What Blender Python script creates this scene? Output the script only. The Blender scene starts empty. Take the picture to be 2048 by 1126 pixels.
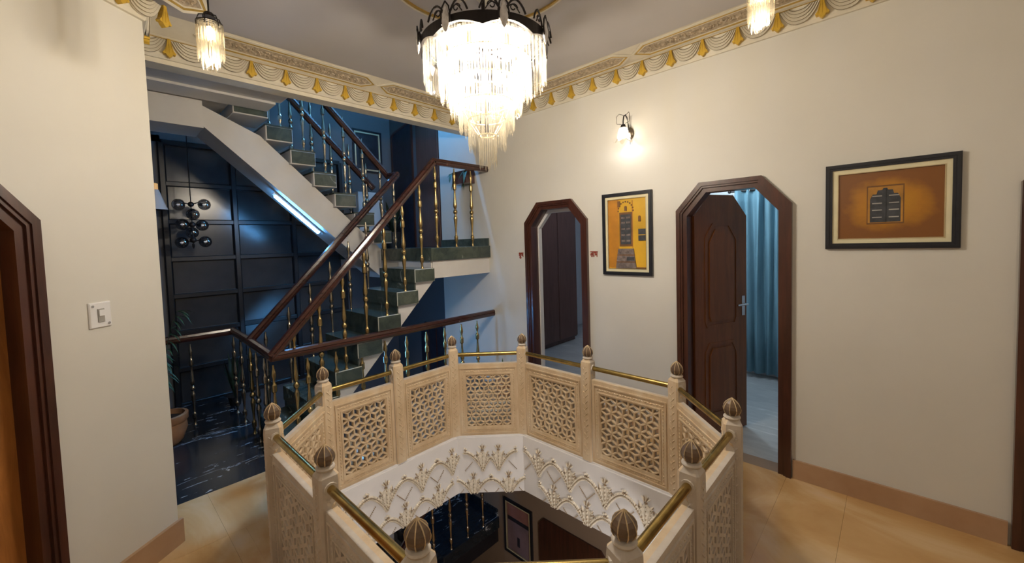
import bpy, math, random
from mathutils import Vector, Matrix
random.seed(7)
SC = bpy.context.scene
COL = SC.collection
PI = math.pi
R = math.radians

# ---------------------------------------------------------------- camera, world, exposure
CAM_H = 1.70
yaw, pit, rol = R(44.13), R(2.77), R(-1.79)
fw = Vector((math.cos(yaw)*math.cos(pit), math.sin(yaw)*math.cos(pit), -math.sin(pit)))
rt = Vector((math.sin(yaw), -math.cos(yaw), 0)); up = rt.cross(fw)
r2 = rt*math.cos(rol) + up*math.sin(rol); u2 = -rt*math.sin(rol) + up*math.cos(rol)
cam = bpy.data.cameras.new('camera'); co = bpy.data.objects.new('camera', cam); COL.objects.link(co)
cam.sensor_width = 36.0; cam.sensor_fit = 'HORIZONTAL'
cam.lens = 808.3/2048*36.0
cam.shift_x = (1024-1005.7)/2048; cam.shift_y = (522.9-563)/2048
cam.clip_start = 0.02; cam.clip_end = 60
M4 = Matrix.Identity(4)
for i in range(3):
    M4[i][0] = r2[i]; M4[i][1] = u2[i]; M4[i][2] = -fw[i]
M4[2][3] = CAM_H
co.matrix_world = M4
SC.camera = co
W = bpy.data.worlds.new('world'); SC.world = W; W.use_nodes = True
W.node_tree.nodes['Background'].inputs[0].default_value = (0.20, 0.28, 0.45, 1)
W.node_tree.nodes['Background'].inputs[1].default_value = 0.05
SC.view_settings.view_transform = 'Standard'; SC.view_settings.look = 'None'
SC.view_settings.gamma = 1.0; SC.view_settings.use_curve_mapping = False
SC.view_settings.exposure = -0.1

WARM = (1.0, 0.95, 0.905)
COOL = (0.26, 0.52, 1.0)
P_CHAND = 21.0      # watts per chandelier bulb
P_PEND = 4.5
P_SCONCE = 2.0
E_TUBE = 80.0

# ---------------------------------------------------------------- materials
MATS = {}
def nt(name):
    m = bpy.data.materials.new(name); m.use_nodes = True
    t = m.node_tree; b = t.nodes['Principled BSDF']; MATS[name] = m
    return m, t, b
def ramp(t, fac, stops):
    n = t.nodes.new('ShaderNodeValToRGB'); e = n.color_ramp.elements
    e[0].position, e[0].color = stops[0][0], (*stops[0][1], 1)
    e[1].position, e[1].color = stops[-1][0], (*stops[-1][1], 1)
    for p, c in stops[1:-1]:
        x = e.new(p); x.color = (*c, 1)
    t.links.new(fac, n.inputs[0]); return n.outputs[0]
def coords(t, scale=(1, 1, 1), rot=(0, 0, 0)):
    c = t.nodes.new('ShaderNodeTexCoord'); mp = t.nodes.new('ShaderNodeMapping')
    mp.inputs['Scale'].default_value = scale; mp.inputs['Rotation'].default_value = rot
    t.links.new(c.outputs['Object'], mp.inputs[0]); return mp.outputs[0]
def noise(t, vec, scale, detail=4, rough=.55, dist=0.0):
    n = t.nodes.new('ShaderNodeTexNoise'); t.links.new(vec, n.inputs['Vector'])
    n.inputs['Scale'].default_value = scale; n.inputs['Detail'].default_value = detail
    n.inputs['Roughness'].default_value = rough; n.inputs['Distortion'].default_value = dist
    return n.outputs['Fac']
def bump(t, b, fac, strength, dist=.01):
    n = t.nodes.new('ShaderNodeBump'); n.inputs['Strength'].default_value = strength
    n.inputs['Distance'].default_value = dist
    t.links.new(fac, n.inputs['Height']); t.links.new(n.outputs[0], b.inputs['Normal'])
def plain(name, col, rough=.5, metal=0.0, var=.12, scale=9.0, bumpy=0.0, spec=None, coat=0.0, stretch=(1, 1, 1)):
    m, t, b = nt(name)
    v = coords(t, stretch); f = noise(t, v, scale)
    lo = tuple(max(0, c*(1-var)) for c in col); hi = tuple(min(1, c*(1+var)) for c in col)
    t.links.new(ramp(t, f, [(.3, lo), (.7, hi)]), b.inputs['Base Color'])
    b.inputs['Roughness'].default_value = rough; b.inputs['Metallic'].default_value = metal
    if spec is not None: b.inputs['Specular IOR Level'].default_value = spec
    if coat: b.inputs['Coat Weight'].default_value = coat; b.inputs['Coat Roughness'].default_value = .12
    if bumpy: bump(t, b, noise(t, v, scale*6), bumpy)
    return m
def marble(name, base, vein, scale, rough=.12, thr=.62, stretch=(1, 1, 1), rot=(0, 0, 0), mid=None, thin=False, cm=(.75, 1.15)):
    m, t, b = nt(name); v = coords(t, stretch, rot)
    a = noise(t, v, scale, 8, .62, 1.6); c = noise(t, v, scale*.35, 3, .5, .4)
    mul = t.nodes.new('ShaderNodeMath'); mul.operation = 'MULTIPLY'; t.links.new(a, mul.inputs[0])
    r0 = t.nodes.new('ShaderNodeMapRange'); t.links.new(c, r0.inputs[0])
    r0.inputs['From Min'].default_value = .35; r0.inputs['From Max'].default_value = .65
    r0.inputs['To Min'].default_value = cm[0]; r0.inputs['To Max'].default_value = cm[1]
    t.links.new(r0.outputs[0], mul.inputs[1])
    md = mid or tuple(x*1.8 for x in base)
    if thin: st = [(.30, base), (thr-.05, md), (thr-.016, md), (thr, vein), (thr+.012, vein), (thr+.028, md), (thr+.12, base)]
    else: st = [(.30, base), (thr-.08, md), (thr, md), (thr+.06, vein)]
    t.links.new(ramp(t, mul.outputs[0], st), b.inputs['Base Color'])
    b.inputs['Roughness'].default_value = rough
    return m
def wood(name, dark, light, rough=.28, axis=(6, 6, .6), coat=.4):
    m, t, b = nt(name); v = coords(t, axis)
    f = noise(t, v, 3.5, 6, .6, .8)
    t.links.new(ramp(t, f, [(.3, dark), (.72, light)]), b.inputs['Base Color'])
    b.inputs['Roughness'].default_value = rough; b.inputs['Coat Weight'].default_value = coat; b.inputs['Coat Roughness'].default_value = .15
    bump(t, b, f, .06)
    return m
def emit(name, col, strength, base=(.9, .9, .9)):
    m, t, b = nt(name); b.inputs['Base Color'].default_value = (*base, 1)
    b.inputs['Emission Color'].default_value = (*col, 1); b.inputs['Emission Strength'].default_value = strength
    return m
def glassy(name, col, transp, gloss, trans, rough=.05):
    m, t, b = nt(name); t.nodes.remove(b); out = t.nodes['Material Output']
    a = t.nodes.new('ShaderNodeBsdfTransparent'); a.inputs[0].default_value = (*col, 1)
    g = t.nodes.new('ShaderNodeBsdfGlossy'); g.inputs['Roughness'].default_value = rough
    l = t.nodes.new('ShaderNodeBsdfTranslucent'); l.inputs[0].default_value = (*col, 1)
    m1 = t.nodes.new('ShaderNodeMixShader'); m2 = t.nodes.new('ShaderNodeMixShader')
    s = transp+gloss+trans
    m1.inputs[0].default_value = gloss/(transp+gloss); t.links.new(a.outputs[0], m1.inputs[1]); t.links.new(g.outputs[0], m1.inputs[2])
    m2.inputs[0].default_value = trans/s; t.links.new(m1.outputs[0], m2.inputs[1]); t.links.new(l.outputs[0], m2.inputs[2])
    t.links.new(m2.outputs[0], out.inputs[0]); return m

plain('cream_plaster', (.70, .683, .635), .55, var=.035, scale=1.6, bumpy=.02)
plain('ceiling_paint', (.52, .50, .51), .6, var=.03, scale=1.2)
plain('white_paint', (.74, .74, .75), .45, var=.05, scale=3)
plain('stringer_paint', (.74, .72, .70), .55, var=.05, scale=3)
plain('cornice_cream', (.72, .67, .56), .5, var=.07, scale=8)
plain('rib_bronze', (.20, .155, .09), .45, var=.2, scale=20)
plain('gilt_paint', (.62, .40, .05), .38, metal=.25, var=.18, scale=20)
plain('gilt_line', (.50, .33, .08), .4, metal=.2, var=.15, scale=20)
plain('carved_gilt', (.42, .34, .24), .5, var=.35, scale=40)
plain('brass', (.40, .29, .10), .27, metal=1, var=.25, scale=14)
plain('baluster_brass', (.47, .345, .16), .27, metal=1, var=.3, scale=16)
plain('aged_silver', (.42, .36, .28), .24, metal=1, var=.25, scale=16)
plain('black_iron', (.028, .024, .024), .4, metal=.6, var=.2)
plain('black_frame', (.012, .013, .02), .35, var=.2)
plain('cream_mount', (.74, .68, .46), .5, var=.04)
plain('gold_fillet', (.62, .52, .32), .3, metal=.7)
plain('switch_white', (.82, .82, .84), .3, var=.02)
plain('dark_grey', (.06, .06, .065), .4)
plain('chrome', (.65, .65, .66), .2, metal=1, var=.05)
plain('curtain_blue', (.17, .32, .40), .75, var=.15, scale=14, stretch=(1, 1, .15))
plain('terracotta', (.42, .22, .11), .6, var=.2)
plain('leaf_green', (.035, .085, .03), .5, var=.4)
plain('leaf_dark', (.02, .045, .025), .45, var=.4)
plain('blue_wall', (.58, .60, .63), .6, var=.04, scale=2)
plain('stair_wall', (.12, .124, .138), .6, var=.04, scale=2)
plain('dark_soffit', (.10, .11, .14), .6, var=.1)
plain('mullion', (.012, .013, .016), .35, var=.2)
m, t, b = nt('print_amber'); v = coords(t, (3.6, 0, 4.4))
gr = t.nodes.new('ShaderNodeVectorMath'); gr.operation = 'LENGTH'; t.links.new(v, gr.inputs[0])
mr = t.nodes.new('ShaderNodeMath'); mr.operation = 'MULTIPLY_ADD'; mr.inputs[1].default_value = .5; t.links.new(noise(t, v, 2.6, 5), mr.inputs[0]); t.links.new(gr.outputs['Value'], mr.inputs[2])
t.links.new(ramp(t, mr.outputs[0], [(.35, (.52, .25, .015)), (.75, (.42, .18, .016)), (1.0, (.22, .085, .02)), ]), b.inputs['Base Color']); b.inputs['Roughness'].default_value = .3
plain('print_yellow', (.64, .37, .018), .5, var=.14, scale=4)
plain('print_brown', (.16, .07, .02), .5, var=.3, scale=10)
plain('print_shutter', (.045, .05, .06), .5, var=.35, scale=30)
plain('print_bar', (.36, .35, .33), .5)
plain('print_stone', (.17, .135, .125), .5, var=.5, scale=30)
plain('print_ochre', (.42, .20, .03), .5, var=.3)
plain('print_orange', (.5, .21, .015), .5, var=.2, scale=5)
plain('print_night', (.02, .022, .035), .35, var=.3)
plain('print_rose', (.30, .14, .12), .5, var=.3, scale=4)
plain('print_mauve', (.22, .15, .17), .5, var=.2, scale=3)
plain('sign_red', (.30, .035, .015), .45)
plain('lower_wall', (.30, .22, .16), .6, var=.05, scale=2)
plain('finial_brown', (.135, .085, .052), .32, var=.3, scale=24, coat=.2)
plain('finial_gilt', (.62, .47, .28), .4, metal=.3)
plain('frieze_white', (.88, .87, .88), .5, var=.035, scale=4)
plain('frieze_cream', (.84, .77, .65), .5, var=.16, scale=40)
plain('frieze_bronze', (.36, .27, .18), .5, var=.3, scale=50)
plain('bulb_base', (.8, .75, .6), .4)
plain('teardrop_glass', (.72, .72, .75), .12, var=.3, scale=30)
plain('smoke_dark', (.02, .02, .022), .15)
plain('soil', (.03, .02, .015), .9)
wood('mahogany', (.036, .011, .007), (.085, .026, .015), rough=.3)
wood('mahogany_rail', (.030, .010, .008), (.075, .023, .016), rough=.22, axis=(.8, 6, 6), coat=.6)
wood('door_wood', (.13, .040, .008), (.21, .068, .015), rough=.45, coat=.0)
wood('orange_wood', (.26, .09, .018), (.50, .20, .045), rough=.45, coat=.15)
wood('wardrobe_wood', (.080, .034, .025), (.125, .055, .042), rough=.35)
marble('green_marble', (.040, .056, .050), (.34, .38, .33), 5.2, rough=.18, thr=.64, mid=(.085, .105, .085))
plain('worn_edge', (.42, .44, .41), .4)
marble('night_marble', (.012, .017, .024), (.62, .66, .70), 3.4, rough=.16, thr=.60, stretch=(.8, 2.6, 1), rot=(0, 0, .25), mid=(.02, .027, .036), thin=True, cm=(.88, 1.08))
marble('grey_marble', (.36, .38, .40), (.62, .63, .64), 2.6, rough=.3, thr=.6, stretch=(3, .8, 1), rot=(0, 0, .25), mid=(.45, .47, .48))
# polished yellow stone floor
m, t, b = nt('tan_stone'); v = coords(t, (.9, .55, 1), (0, 0, .7))
a = noise(t, v, 1.7, 6, .55, 1.2)
t.links.new(ramp(t, a, [(.30, (.50, .28, .10)), (.46, (.62, .39, .17)), (.60, (.72, .52, .29)), (.74, (.70, .57, .42))]), b.inputs['Base Color'])
b.inputs['Roughness'].default_value = .22
m, t, b = nt('skirting_stone'); v = coords(t); a = noise(t, v, 3)
t.links.new(ramp(t, a, [(.3, (.40, .235, .13)), (.7, (.52, .34, .21))]), b.inputs['Base Color']); b.inputs['Roughness'].default_value = .35
# carved sandstone with traces of whitewash
for nm, c0, c1, c2 in (('sandstone', (.58, .42, .25), (.70, .54, .35), (.76, .645, .48)), ('washed_sandstone', (.52, .45, .38), (.62, .55, .47), (.72, .66, .59))):
    m, t, b = nt(nm); v = coords(t, (1, 1, .5)); a = noise(t, v, 7, 8, .65)
    t.links.new(ramp(t, a, [(.28, c0), (.52, c1), (.75, c2)]), b.inputs['Base Color']); b.inputs['Roughness'].default_value = .68
    bump(t, b, noise(t, v, 60, 4), .25, .004)
# textured dark glass panes
m, t, b = nt('dark_pane'); v = coords(t); a = noise(t, v, 1.4, 4)
t.links.new(ramp(t, a, [(.3, (.022, .023, .026)), (.7, (.055, .056, .06))]), b.inputs['Base Color'])
b.inputs['Roughness'].default_value = .20; bump(t, b, noise(t, v, 220, 3), .08, .002)
glassy('crystal', (1, .96, .87), .80, .14, .045)
glassy('crystal_clear', (1, .97, .90), .62, .18, .20)
glassy('smoked_globe', (.35, .35, .37), .75, .22, .03)
glassy('sconce_glass', (1, .93, .82), .30, .08, .62, .2)
emit('bulb_glow', (1, .9, .74), 22)
emit('flame_glow', (1, .84, .6), 20)
emit('tube_glow', (.13, .46, 1), E_TUBE)
emit('spark_glow', (.9, .93, 1), 1.1)
emit('lamp_gold', (1, .55, .2), .5, (.6, .35, .12))

# ---------------------------------------------------------------- mesh builder
class MB:
    def __init__(s): s.v = []; s.f = []; s.m = []; s.k = 0
    def add(s, vs, fs, k=None):
        o = len(s.v); s.v += [tuple(p) for p in vs]; k = s.k if k is None else k
        for f in fs: s.f.append(tuple(i+o for i in f)); s.m.append(k)
        return s
    def box(s, x0, x1, y0, y1, z0, z1, k=None):
        vs = [(x, y, z) for z in (z0, z1) for y in (y0, y1) for x in (x0, x1)]
        return s.add(vs, [(0, 2, 3, 1), (4, 5, 7, 6), (0, 1, 5, 4), (2, 6, 7, 3), (0, 4, 6, 2), (1, 3, 7, 5)], k)
    def bev(s, x0, x1, y0, y1, z0, z1, b=.004, k=None, ke=None):      # box with a chamfered front (low y) rim
        vs = [(x0, y1, z0), (x1, y1, z0), (x1, y1, z1), (x0, y1, z1), (x0, y0+b, z0), (x1, y0+b, z0), (x1, y0+b, z1), (x0, y0+b, z1),
              (x0+b, y0, z0+b), (x1-b, y0, z0+b), (x1-b, y0, z1-b), (x0+b, y0, z1-b)]
        q = [(0, 3, 2, 1)]
        for a in range(4):
            c = (a+1) % 4; q += [(a, c, c+4, a+4), (a+4, c+4, c+8, a+8)]
        if ke is not None:
            s.add(vs, [f for f in q if max(f) > 7 and min(f) > 3], ke); q = [f for f in q if not (max(f) > 7 and min(f) > 3)]
        q.append((8, 9, 10, 11)); return s.add(vs, q, k)
    def hexa(s, p, k=None):                                   # 8 corners, bottom 4 then top 4
        return s.add(p, [(3, 2, 1, 0), (4, 5, 6, 7), (0, 1, 5, 4), (1, 2, 6, 5), (2, 3, 7, 6), (3, 0, 4, 7)], k)
    def prism(s, pts, fn, a, b, k=None):                      # 2D outline, fn(u,v,w) -> xyz, w from a to b
        n = len(pts); vs = [fn(u, v, a) for u, v in pts]+[fn(u, v, b) for u, v in pts]
        fs = [tuple(reversed(range(n))), tuple(range(n, 2*n))]+[(i, (i+1) % n, n+(i+1) % n, n+i) for i in range(n)]
        return s.add(vs, fs, k)
    def ring(s, po, pi, fn, a, b, k=None):                    # frame between two outlines (open ends joined)
        n = len(po); vs = [fn(*p, a) for p in po]+[fn(*p, a) for p in pi]+[fn(*p, b) for p in po]+[fn(*p, b) for p in pi]
        fs = []
        for i in range(n):
            j = (i+1) % n
            fs += [(i, j, n+j, n+i), (2*n+i, 3*n+i, 3*n+j, 2*n+j), (i, 2*n+i, 2*n+j, j), (n+i, n+j, 3*n+j, 3*n+i)]
        return s.add(vs, fs, k)
    def strip(s, po, pi, fn, a, b, k=None):                   # same but open (an arch); ends capped
        n = len(po); vs = [fn(*p, a) for p in po]+[fn(*p, a) for p in pi]+[fn(*p, b) for p in po]+[fn(*p, b) for p in pi]
        fs = [(0, n, 3*n, 2*n), (n-1, 3*n-1, 4*n-1, 2*n-1)]
        for i in range(n-1):
            j = i+1
            fs += [(i, j, n+j, n+i), (2*n+i, 3*n+i, 3*n+j, 2*n+j), (i, 2*n+i, 2*n+j, j), (n+i, n+j, 3*n+j, 3*n+i)]
        return s.add(vs, fs, k)
    def lathe(s, prof, seg=12, c=(0, 0, 0), k=None, ribs=0.0):
        vs = []; fs = []
        for (r, z) in prof:
            for i in range(seg):
                a = 2*PI*i/seg; q = r*(1-ribs*(i % 2)); vs.append((c[0]+q*math.cos(a), c[1]+q*math.sin(a), c[2]+z))
        for j in range(len(prof)-1):
            for i in range(seg):
                n = (i+1) % seg; fs.append((j*seg+i, j*seg+n, (j+1)*seg+n, (j+1)*seg+i))
        fs.append(tuple(reversed(range(seg)))); fs.append(tuple(range((len(prof)-1)*seg, len(prof)*seg)))
        return s.add(vs, fs, k)
    def tube(s, path, r, seg=8, k=None, r1=None):
        path = [Vector(p) for p in path]; n = len(path); vs = []; fs = []
        ref = Vector((0, 0, 1))
        for i, p in enumerate(path):
            d = (path[min(i+1, n-1)]-path[max(i-1, 0)]).normalized()
            rf = ref if abs(d.dot(ref)) < .95 else Vector((1, 0, 0))
            a = d.cross(rf).normalized(); b2 = d.cross(a)
            rr = r if r1 is None else r+(r1-r)*i/(n-1)
            for j in range(seg):
                t = 2*PI*j/seg; vs.append(p+a*rr*math.cos(t)+b2*rr*math.sin(t))
        for i in range(n-1):
            for j in range(seg):
                q = (j+1) % seg; fs.append((i*seg+j, i*seg+q, (i+1)*seg+q, (i+1)*seg+j))
        fs.append(tuple(reversed(range(seg)))); fs.append(tuple(range((n-1)*seg, n*seg)))
        return s.add(vs, fs, k)
    def gem(s, c, a, b2, d, k=None):                           # stretched octahedron with half axes a, b2, d (vectors)
        c = Vector(c); a = Vector(a); b2 = Vector(b2); d = Vector(d)
        return s.add([c+a, c-a, c+b2, c-b2, c+d, c-d], [(0, 2, 4), (2, 1, 4), (1, 3, 4), (3, 0, 4), (2, 0, 5), (1, 2, 5), (3, 1, 5), (0, 3, 5)], k)
    def ball(s, c, rx, ry, rz, u=10, w=6, k=None):
        prof = [(max(1e-4, math.sin(PI*i/w)), -math.cos(PI*i/w)) for i in range(w+1)]
        vs = []; fs = []
        for r, z in prof:
            for i in range(u):
                a = 2*PI*i/u; vs.append((c[0]+rx*r*math.cos(a), c[1]+ry*r*math.sin(a), c[2]+rz*z))
        for j in range(w):
            for i in range(u):
                n = (i+1) % u; fs.append((j*u+i, j*u+n, (j+1)*u+n, (j+1)*u+i))
        return s.add(vs, fs, k)
    def mesh(s, name, mats, smooth=False):
        me = bpy.data.meshes.new(name); me.from_pydata(s.v, [], s.f)
        for x in ([mats] if isinstance(mats, str) else mats): me.materials.append(MATS[x])
        me.polygons.foreach_set('material_index', s.m)
        if smooth:
            me.polygons.foreach_set('use_smooth', [True]*len(s.f))
        me.update()
        import bmesh
        bm = bmesh.new(); bm.from_mesh(me); bmesh.ops.recalc_face_normals(bm, faces=bm.faces); bm.to_mesh(me); bm.free()
        if smooth:
            try: me.set_sharp_from_angle(angle=R(38))
            except Exception: pass
        return me
    def build(s, name, mats, parent=None, loc=(0, 0, 0), rz=0, smooth=False):
        return link(name, s.mesh(name, mats, smooth), parent, loc, rz)
def link(name, me, parent=None, loc=(0, 0, 0), rz=0):
    o = bpy.data.objects.new(name, me); COL.objects.link(o); o.location = loc; o.rotation_euler = (0, 0, rz)
    if parent: o.parent = parent
    return o
def empty(name, loc=(0, 0, 0), rz=0): return link(name, None, None, loc, rz)
def tag(o, label, cat, group=None, kind=None):
    o['label'] = label; o['category'] = cat
    if group: o['group'] = group
    if kind: o['kind'] = kind
    return o
def struct(o, label, cat): return tag(o, label, cat, kind='structure')
def plamp(name, parent, loc, watts, col, rad=.03):
    l = bpy.data.lights.new(name, 'POINT'); l.energy = watts; l.color = col; l.shadow_soft_size = rad
    o = bpy.data.objects.new(name, l); COL.objects.link(o); o.location = loc
    if parent: o.parent = parent
    return o
XYZ = lambda x, y, z: (x, y, z)
# ---------------------------------------------------------------- key dimensions (metres, camera stands at x=y=0)
XR = 3.34                     # right wall
YM = 3.445                    # front edge of the stair hall marble
YB = 3.60                     # beam over the stair hall
ZC = 3.22                     # ceiling
X0, X1, Y0, Y1, CH = .64, 2.635, .573, 2.79, .437    # well balustrade
RISE, RUN = .2075, .21
YU0, YU1 = 4.40, 4.84         # upper flight
ZL = 1.66; ZD = -3.32         # half landing, lower storey
YG = 5.65                     # glazed rear wall
LW = (.29, 2.99); LA = R(37)  # free end and direction of left wall

# ================================================================ STRUCTURE
# floor: slabs round the well
fl = empty('floor'); struct(fl, 'polished yellow stone slab floor around the octagonal well', 'floor')
G = .0005
BX0, BX1, BY0, BY1 = X0-.05, X1+.05, Y0-.05, Y1+.05
def slab(x0, x1, y0, y1, nm='floor_slab', mat='tan_stone', z=0., th=.06, par=None):
    b = MB(); b.box(x0+G, x1-G, y0+G, y1-G, z-th, z); return b.build(nm, mat, par or fl)
for y in (-2.6, -1.9, -1.2, -.5):
    for x in (-2.2, -1.3, -.4, .5, 1.4, 2.3): slab(x, XR if x > 2 else x+.9, y, y+.7)
slab(-2.2, -1.3, .2, BY0)
for x in (-1.3, -.4, .5, 1.4, 2.3): slab(x, XR if x > 2 else x+.9, .2, BY0)
ys = [BY0, .98, 1.63, 2.28, BY1]
for i in range(4): slab(BX1, XR, ys[i], ys[i+1])
for i in range(4):
    for x in (-2.2, -1.3, -.4):
        slab(x, min(x+.9, BX0), ys[i], ys[i+1])
slab(.5, BX0, BY0, BY1)
for x, xx in ((-1.3, -.4), (-.4, .5), (.5, 1.2), (1.2, 1.95), (1.95, 2.65), (2.65, XR)): slab(x, xx, BY1, YM)
c2 = CH+.02
for (cx, cy, sx, sy) in ((BX0, BY0, 1, 1), (BX1, BY0, -1, 1), (BX1, BY1, -1, -1), (BX0, BY1, 1, -1)):
    b = MB(); pts = [(cx, cy), (cx+sx*c2, cy), (cx, cy+sy*c2)]; b.prism(pts, XYZ, -.06, 0); b.build('floor_slab', 'tan_stone', fl)
b = MB()   # concrete under the slabs = ceiling of lower storey
for (a0, a1, d0, d1) in ((-2.2, XR, -2.6, BY0), (-2.2, BX0, BY0, BY1), (BX1, XR, BY0, BY1), (-2.2, XR, BY1, YM-.02)): b.box(a0, a1, d0, d1, -.50, -.062)
for (cx, cy, sx, sy) in ((BX0, BY0, 1, 1), (BX1, BY0, -1, 1), (BX1, BY1, -1, -1), (BX0, BY1, 1, -1)):
    b.prism([(cx, cy), (cx+sx*c2, cy), (cx, cy+sy*c2)], XYZ, -.50, -.062)
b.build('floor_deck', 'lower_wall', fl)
# stair-hall marble
fm = empty('floor_marble'); struct(fm, 'black veined marble floor of the stair hall', 'floor')
for (a0, a1, d0, d1) in ((-.6, .35, YM, 4.2), (.35, 1.04, YM, 4.2), (-.6, .35, 4.2, 4.95), (.35, 1.04, 4.2, 4.95), (-.6, .35, 4.95, YG), (.35, 1.04, 4.95, YG)):
    slab(a0, a1, d0, d1, 'marble_slab', 'night_marble', 0, .14, fm)
slab(1.04, XR, YM-.02+.0, YM+.06, 'marble_slab', 'night_marble', 0, .3, fm)
# lower storey floor
fo = MB().box(-2.2, XR+.0, -2.6, YG, ZD-.1, ZD).build('floor_lower', 'tan_stone'); struct(fo, 'dim stone floor of the storey below', 'floor')

def oct_outline(ya, yb, z1, cy, cz, z0=0.):    # chamfered door outline, open at the bottom
    return [(ya, z0), (ya, z1-cz), (ya+cy, z1), (yb-cy, z1), (yb, z1-cz), (yb, z0)]
DOORS = [(2.095, 2.872, 2.10), (.497, 1.262, 2.108), (-1.26, -.462, 2.13)]
FR = .062
# right wall with three openings
TH = .14
wr = MB()
FX = lambda u, v, w: (w, u, v)
FYn = lambda u, v, w: (u, w, v)
cur = -2.6
for (ya, yb, zt) in sorted(DOORS):
    a, c = ya+.03, yb-.03; zt2 = zt-.03
    wr.box(XR, XR+TH, cur, a, 0, ZC+.02)
    wr.prism([(a, zt2-.19), (a+.17, zt2), (a+.17, ZC+.02), (a, ZC+.02)], FX, XR, XR+TH)
    wr.box(XR, XR+TH, a+.17, c-.17, zt2, ZC+.02)
    wr.prism([(c, zt2-.19), (c, ZC+.02), (c-.17, ZC+.02), (c-.17, zt2)], FX, XR, XR+TH)
    cur = c
wr.box(XR, XR+TH, cur, 4.36, 0, ZC+.02)
wr.box(XR, XR+TH, YB, 4.36, ZC+.02, 4.9)
wall_r = wr.build('wall_right', 'cream_plaster'); struct(wall_r, 'long cream plastered wall with doorways and pictures', 'wall')
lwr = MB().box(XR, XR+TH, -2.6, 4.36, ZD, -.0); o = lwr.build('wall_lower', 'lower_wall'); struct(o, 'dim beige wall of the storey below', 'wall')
# recessed end of the right wall by the landings
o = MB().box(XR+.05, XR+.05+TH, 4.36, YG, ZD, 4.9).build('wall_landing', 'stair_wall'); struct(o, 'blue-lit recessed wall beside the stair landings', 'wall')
# left wall (oblique) with a doorway
ld = Vector((math.cos(LA), math.sin(LA), 0)); ln = Vector((math.sin(LA), -math.cos(LA), 0))
def LFN(u, v, w): p = Vector((LW[0], LW[1], 0))-ld*u-ln*w; return (p.x, p.y, v)   # u away from the free end, w into the wall
DL = (.545, 1.42, 2.06)       # doorway in left wall
b = MB(); a, c, zt2 = DL[0]+.03, DL[1]-.03, DL[2]-.03
b.prism([(0, 0), (a, 0), (a, ZC), (0, ZC)], LFN, 0, .2)
b.prism([(a, zt2-.2), (a+.17, zt2), (a+.17, ZC), (a, ZC)], LFN, 0, .2)
b.prism([(a+.17, zt2), (c-.17, zt2), (c-.17, ZC), (a+.17, ZC)], LFN, 0, .2)
b.prism([(c, zt2-.2), (c, ZC), (c-.17, ZC), (c-.17, zt2)], LFN, 0, .2)
b.prism([(c, 0), (3.1, 0), (3.1, ZC), (c, ZC)], LFN, 0, .2)
o = b.build('wall_left', 'cream_plaster'); struct(o, 'cream plastered wall ending beside the stair hall', 'wall')
pL = LFN(0, 0, .2)
o = MB().prism([(LW[0], LW[1]), (LW[0]-.006, YM+.0), (-.32, YM+.0), (pL[0], pL[1])], XYZ, 0, ZC).build('wall_return', 'cream_plaster'); struct(o, 'short return of the cream wall towards the stair hall', 'wall')
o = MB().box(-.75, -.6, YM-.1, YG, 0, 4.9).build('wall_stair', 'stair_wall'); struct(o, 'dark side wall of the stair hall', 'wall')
# walls behind the camera
o = MB().box(-2.3, -2.2, -2.6, 1.5, 0, ZC).build('wall_rear', 'cream_plaster'); struct(o, 'cream plastered wall behind the viewer', 'wall')
o = MB().box(-2.3, XR+TH, -2.7, -2.6, 0, ZC).build('wall_front', 'cream_plaster'); struct(o, 'cream plastered wall at the near end of the hall', 'wall')
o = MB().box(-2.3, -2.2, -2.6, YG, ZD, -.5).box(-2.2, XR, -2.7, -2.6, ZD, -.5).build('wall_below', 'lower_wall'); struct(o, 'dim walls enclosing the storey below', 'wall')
# ceiling
ce = MB().box(-2.3, XR+TH, -2.7, YB+.02, ZC, ZC+.12).build('ceiling', 'ceiling_paint'); struct(ce, 'greyish white plaster ceiling with moulded panels', 'ceiling')
o = MB().box(-.75, XR+.3, YB+.02, YG+.1, 4.9, 5.0).build('ceiling_stair', 'dark_soffit'); struct(o, 'dark ceiling high over the staircase', 'ceiling')
# beam over the stair hall and upper-floor slab
o = MB().box(.05, XR, YB, YB+.13, 2.985, 4.9).build('trim_1', 'cornice_cream'); struct(o, 'cream beam above the stair hall opening', 'beam')
b = MB(); b.box(-.6, 1.34, YB+.13, 4.12, 3.05, 3.2); b.box(-.6, 1.30, 4.12, 4.38, 3.03, 3.2); b.box(-.6, .80, 4.46, YU1, 2.80, 3.2); b.box(-.6, 1.0, 4.38, YU1, 3.05, 3.2)
o = b.build('ceiling_slab', 'stringer_paint'); struct(o, 'white underside of the upper floor slab', 'slab')
# rear wall: glazing below, plaster above and to the right
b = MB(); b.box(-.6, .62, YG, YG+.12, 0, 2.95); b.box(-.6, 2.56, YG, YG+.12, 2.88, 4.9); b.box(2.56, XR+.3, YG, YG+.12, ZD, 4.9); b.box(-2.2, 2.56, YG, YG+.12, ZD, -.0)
o = b.build('wall_back', 'stair_wall'); struct(o, 'grey-blue plaster wall behind the staircase', 'wall')

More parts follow.
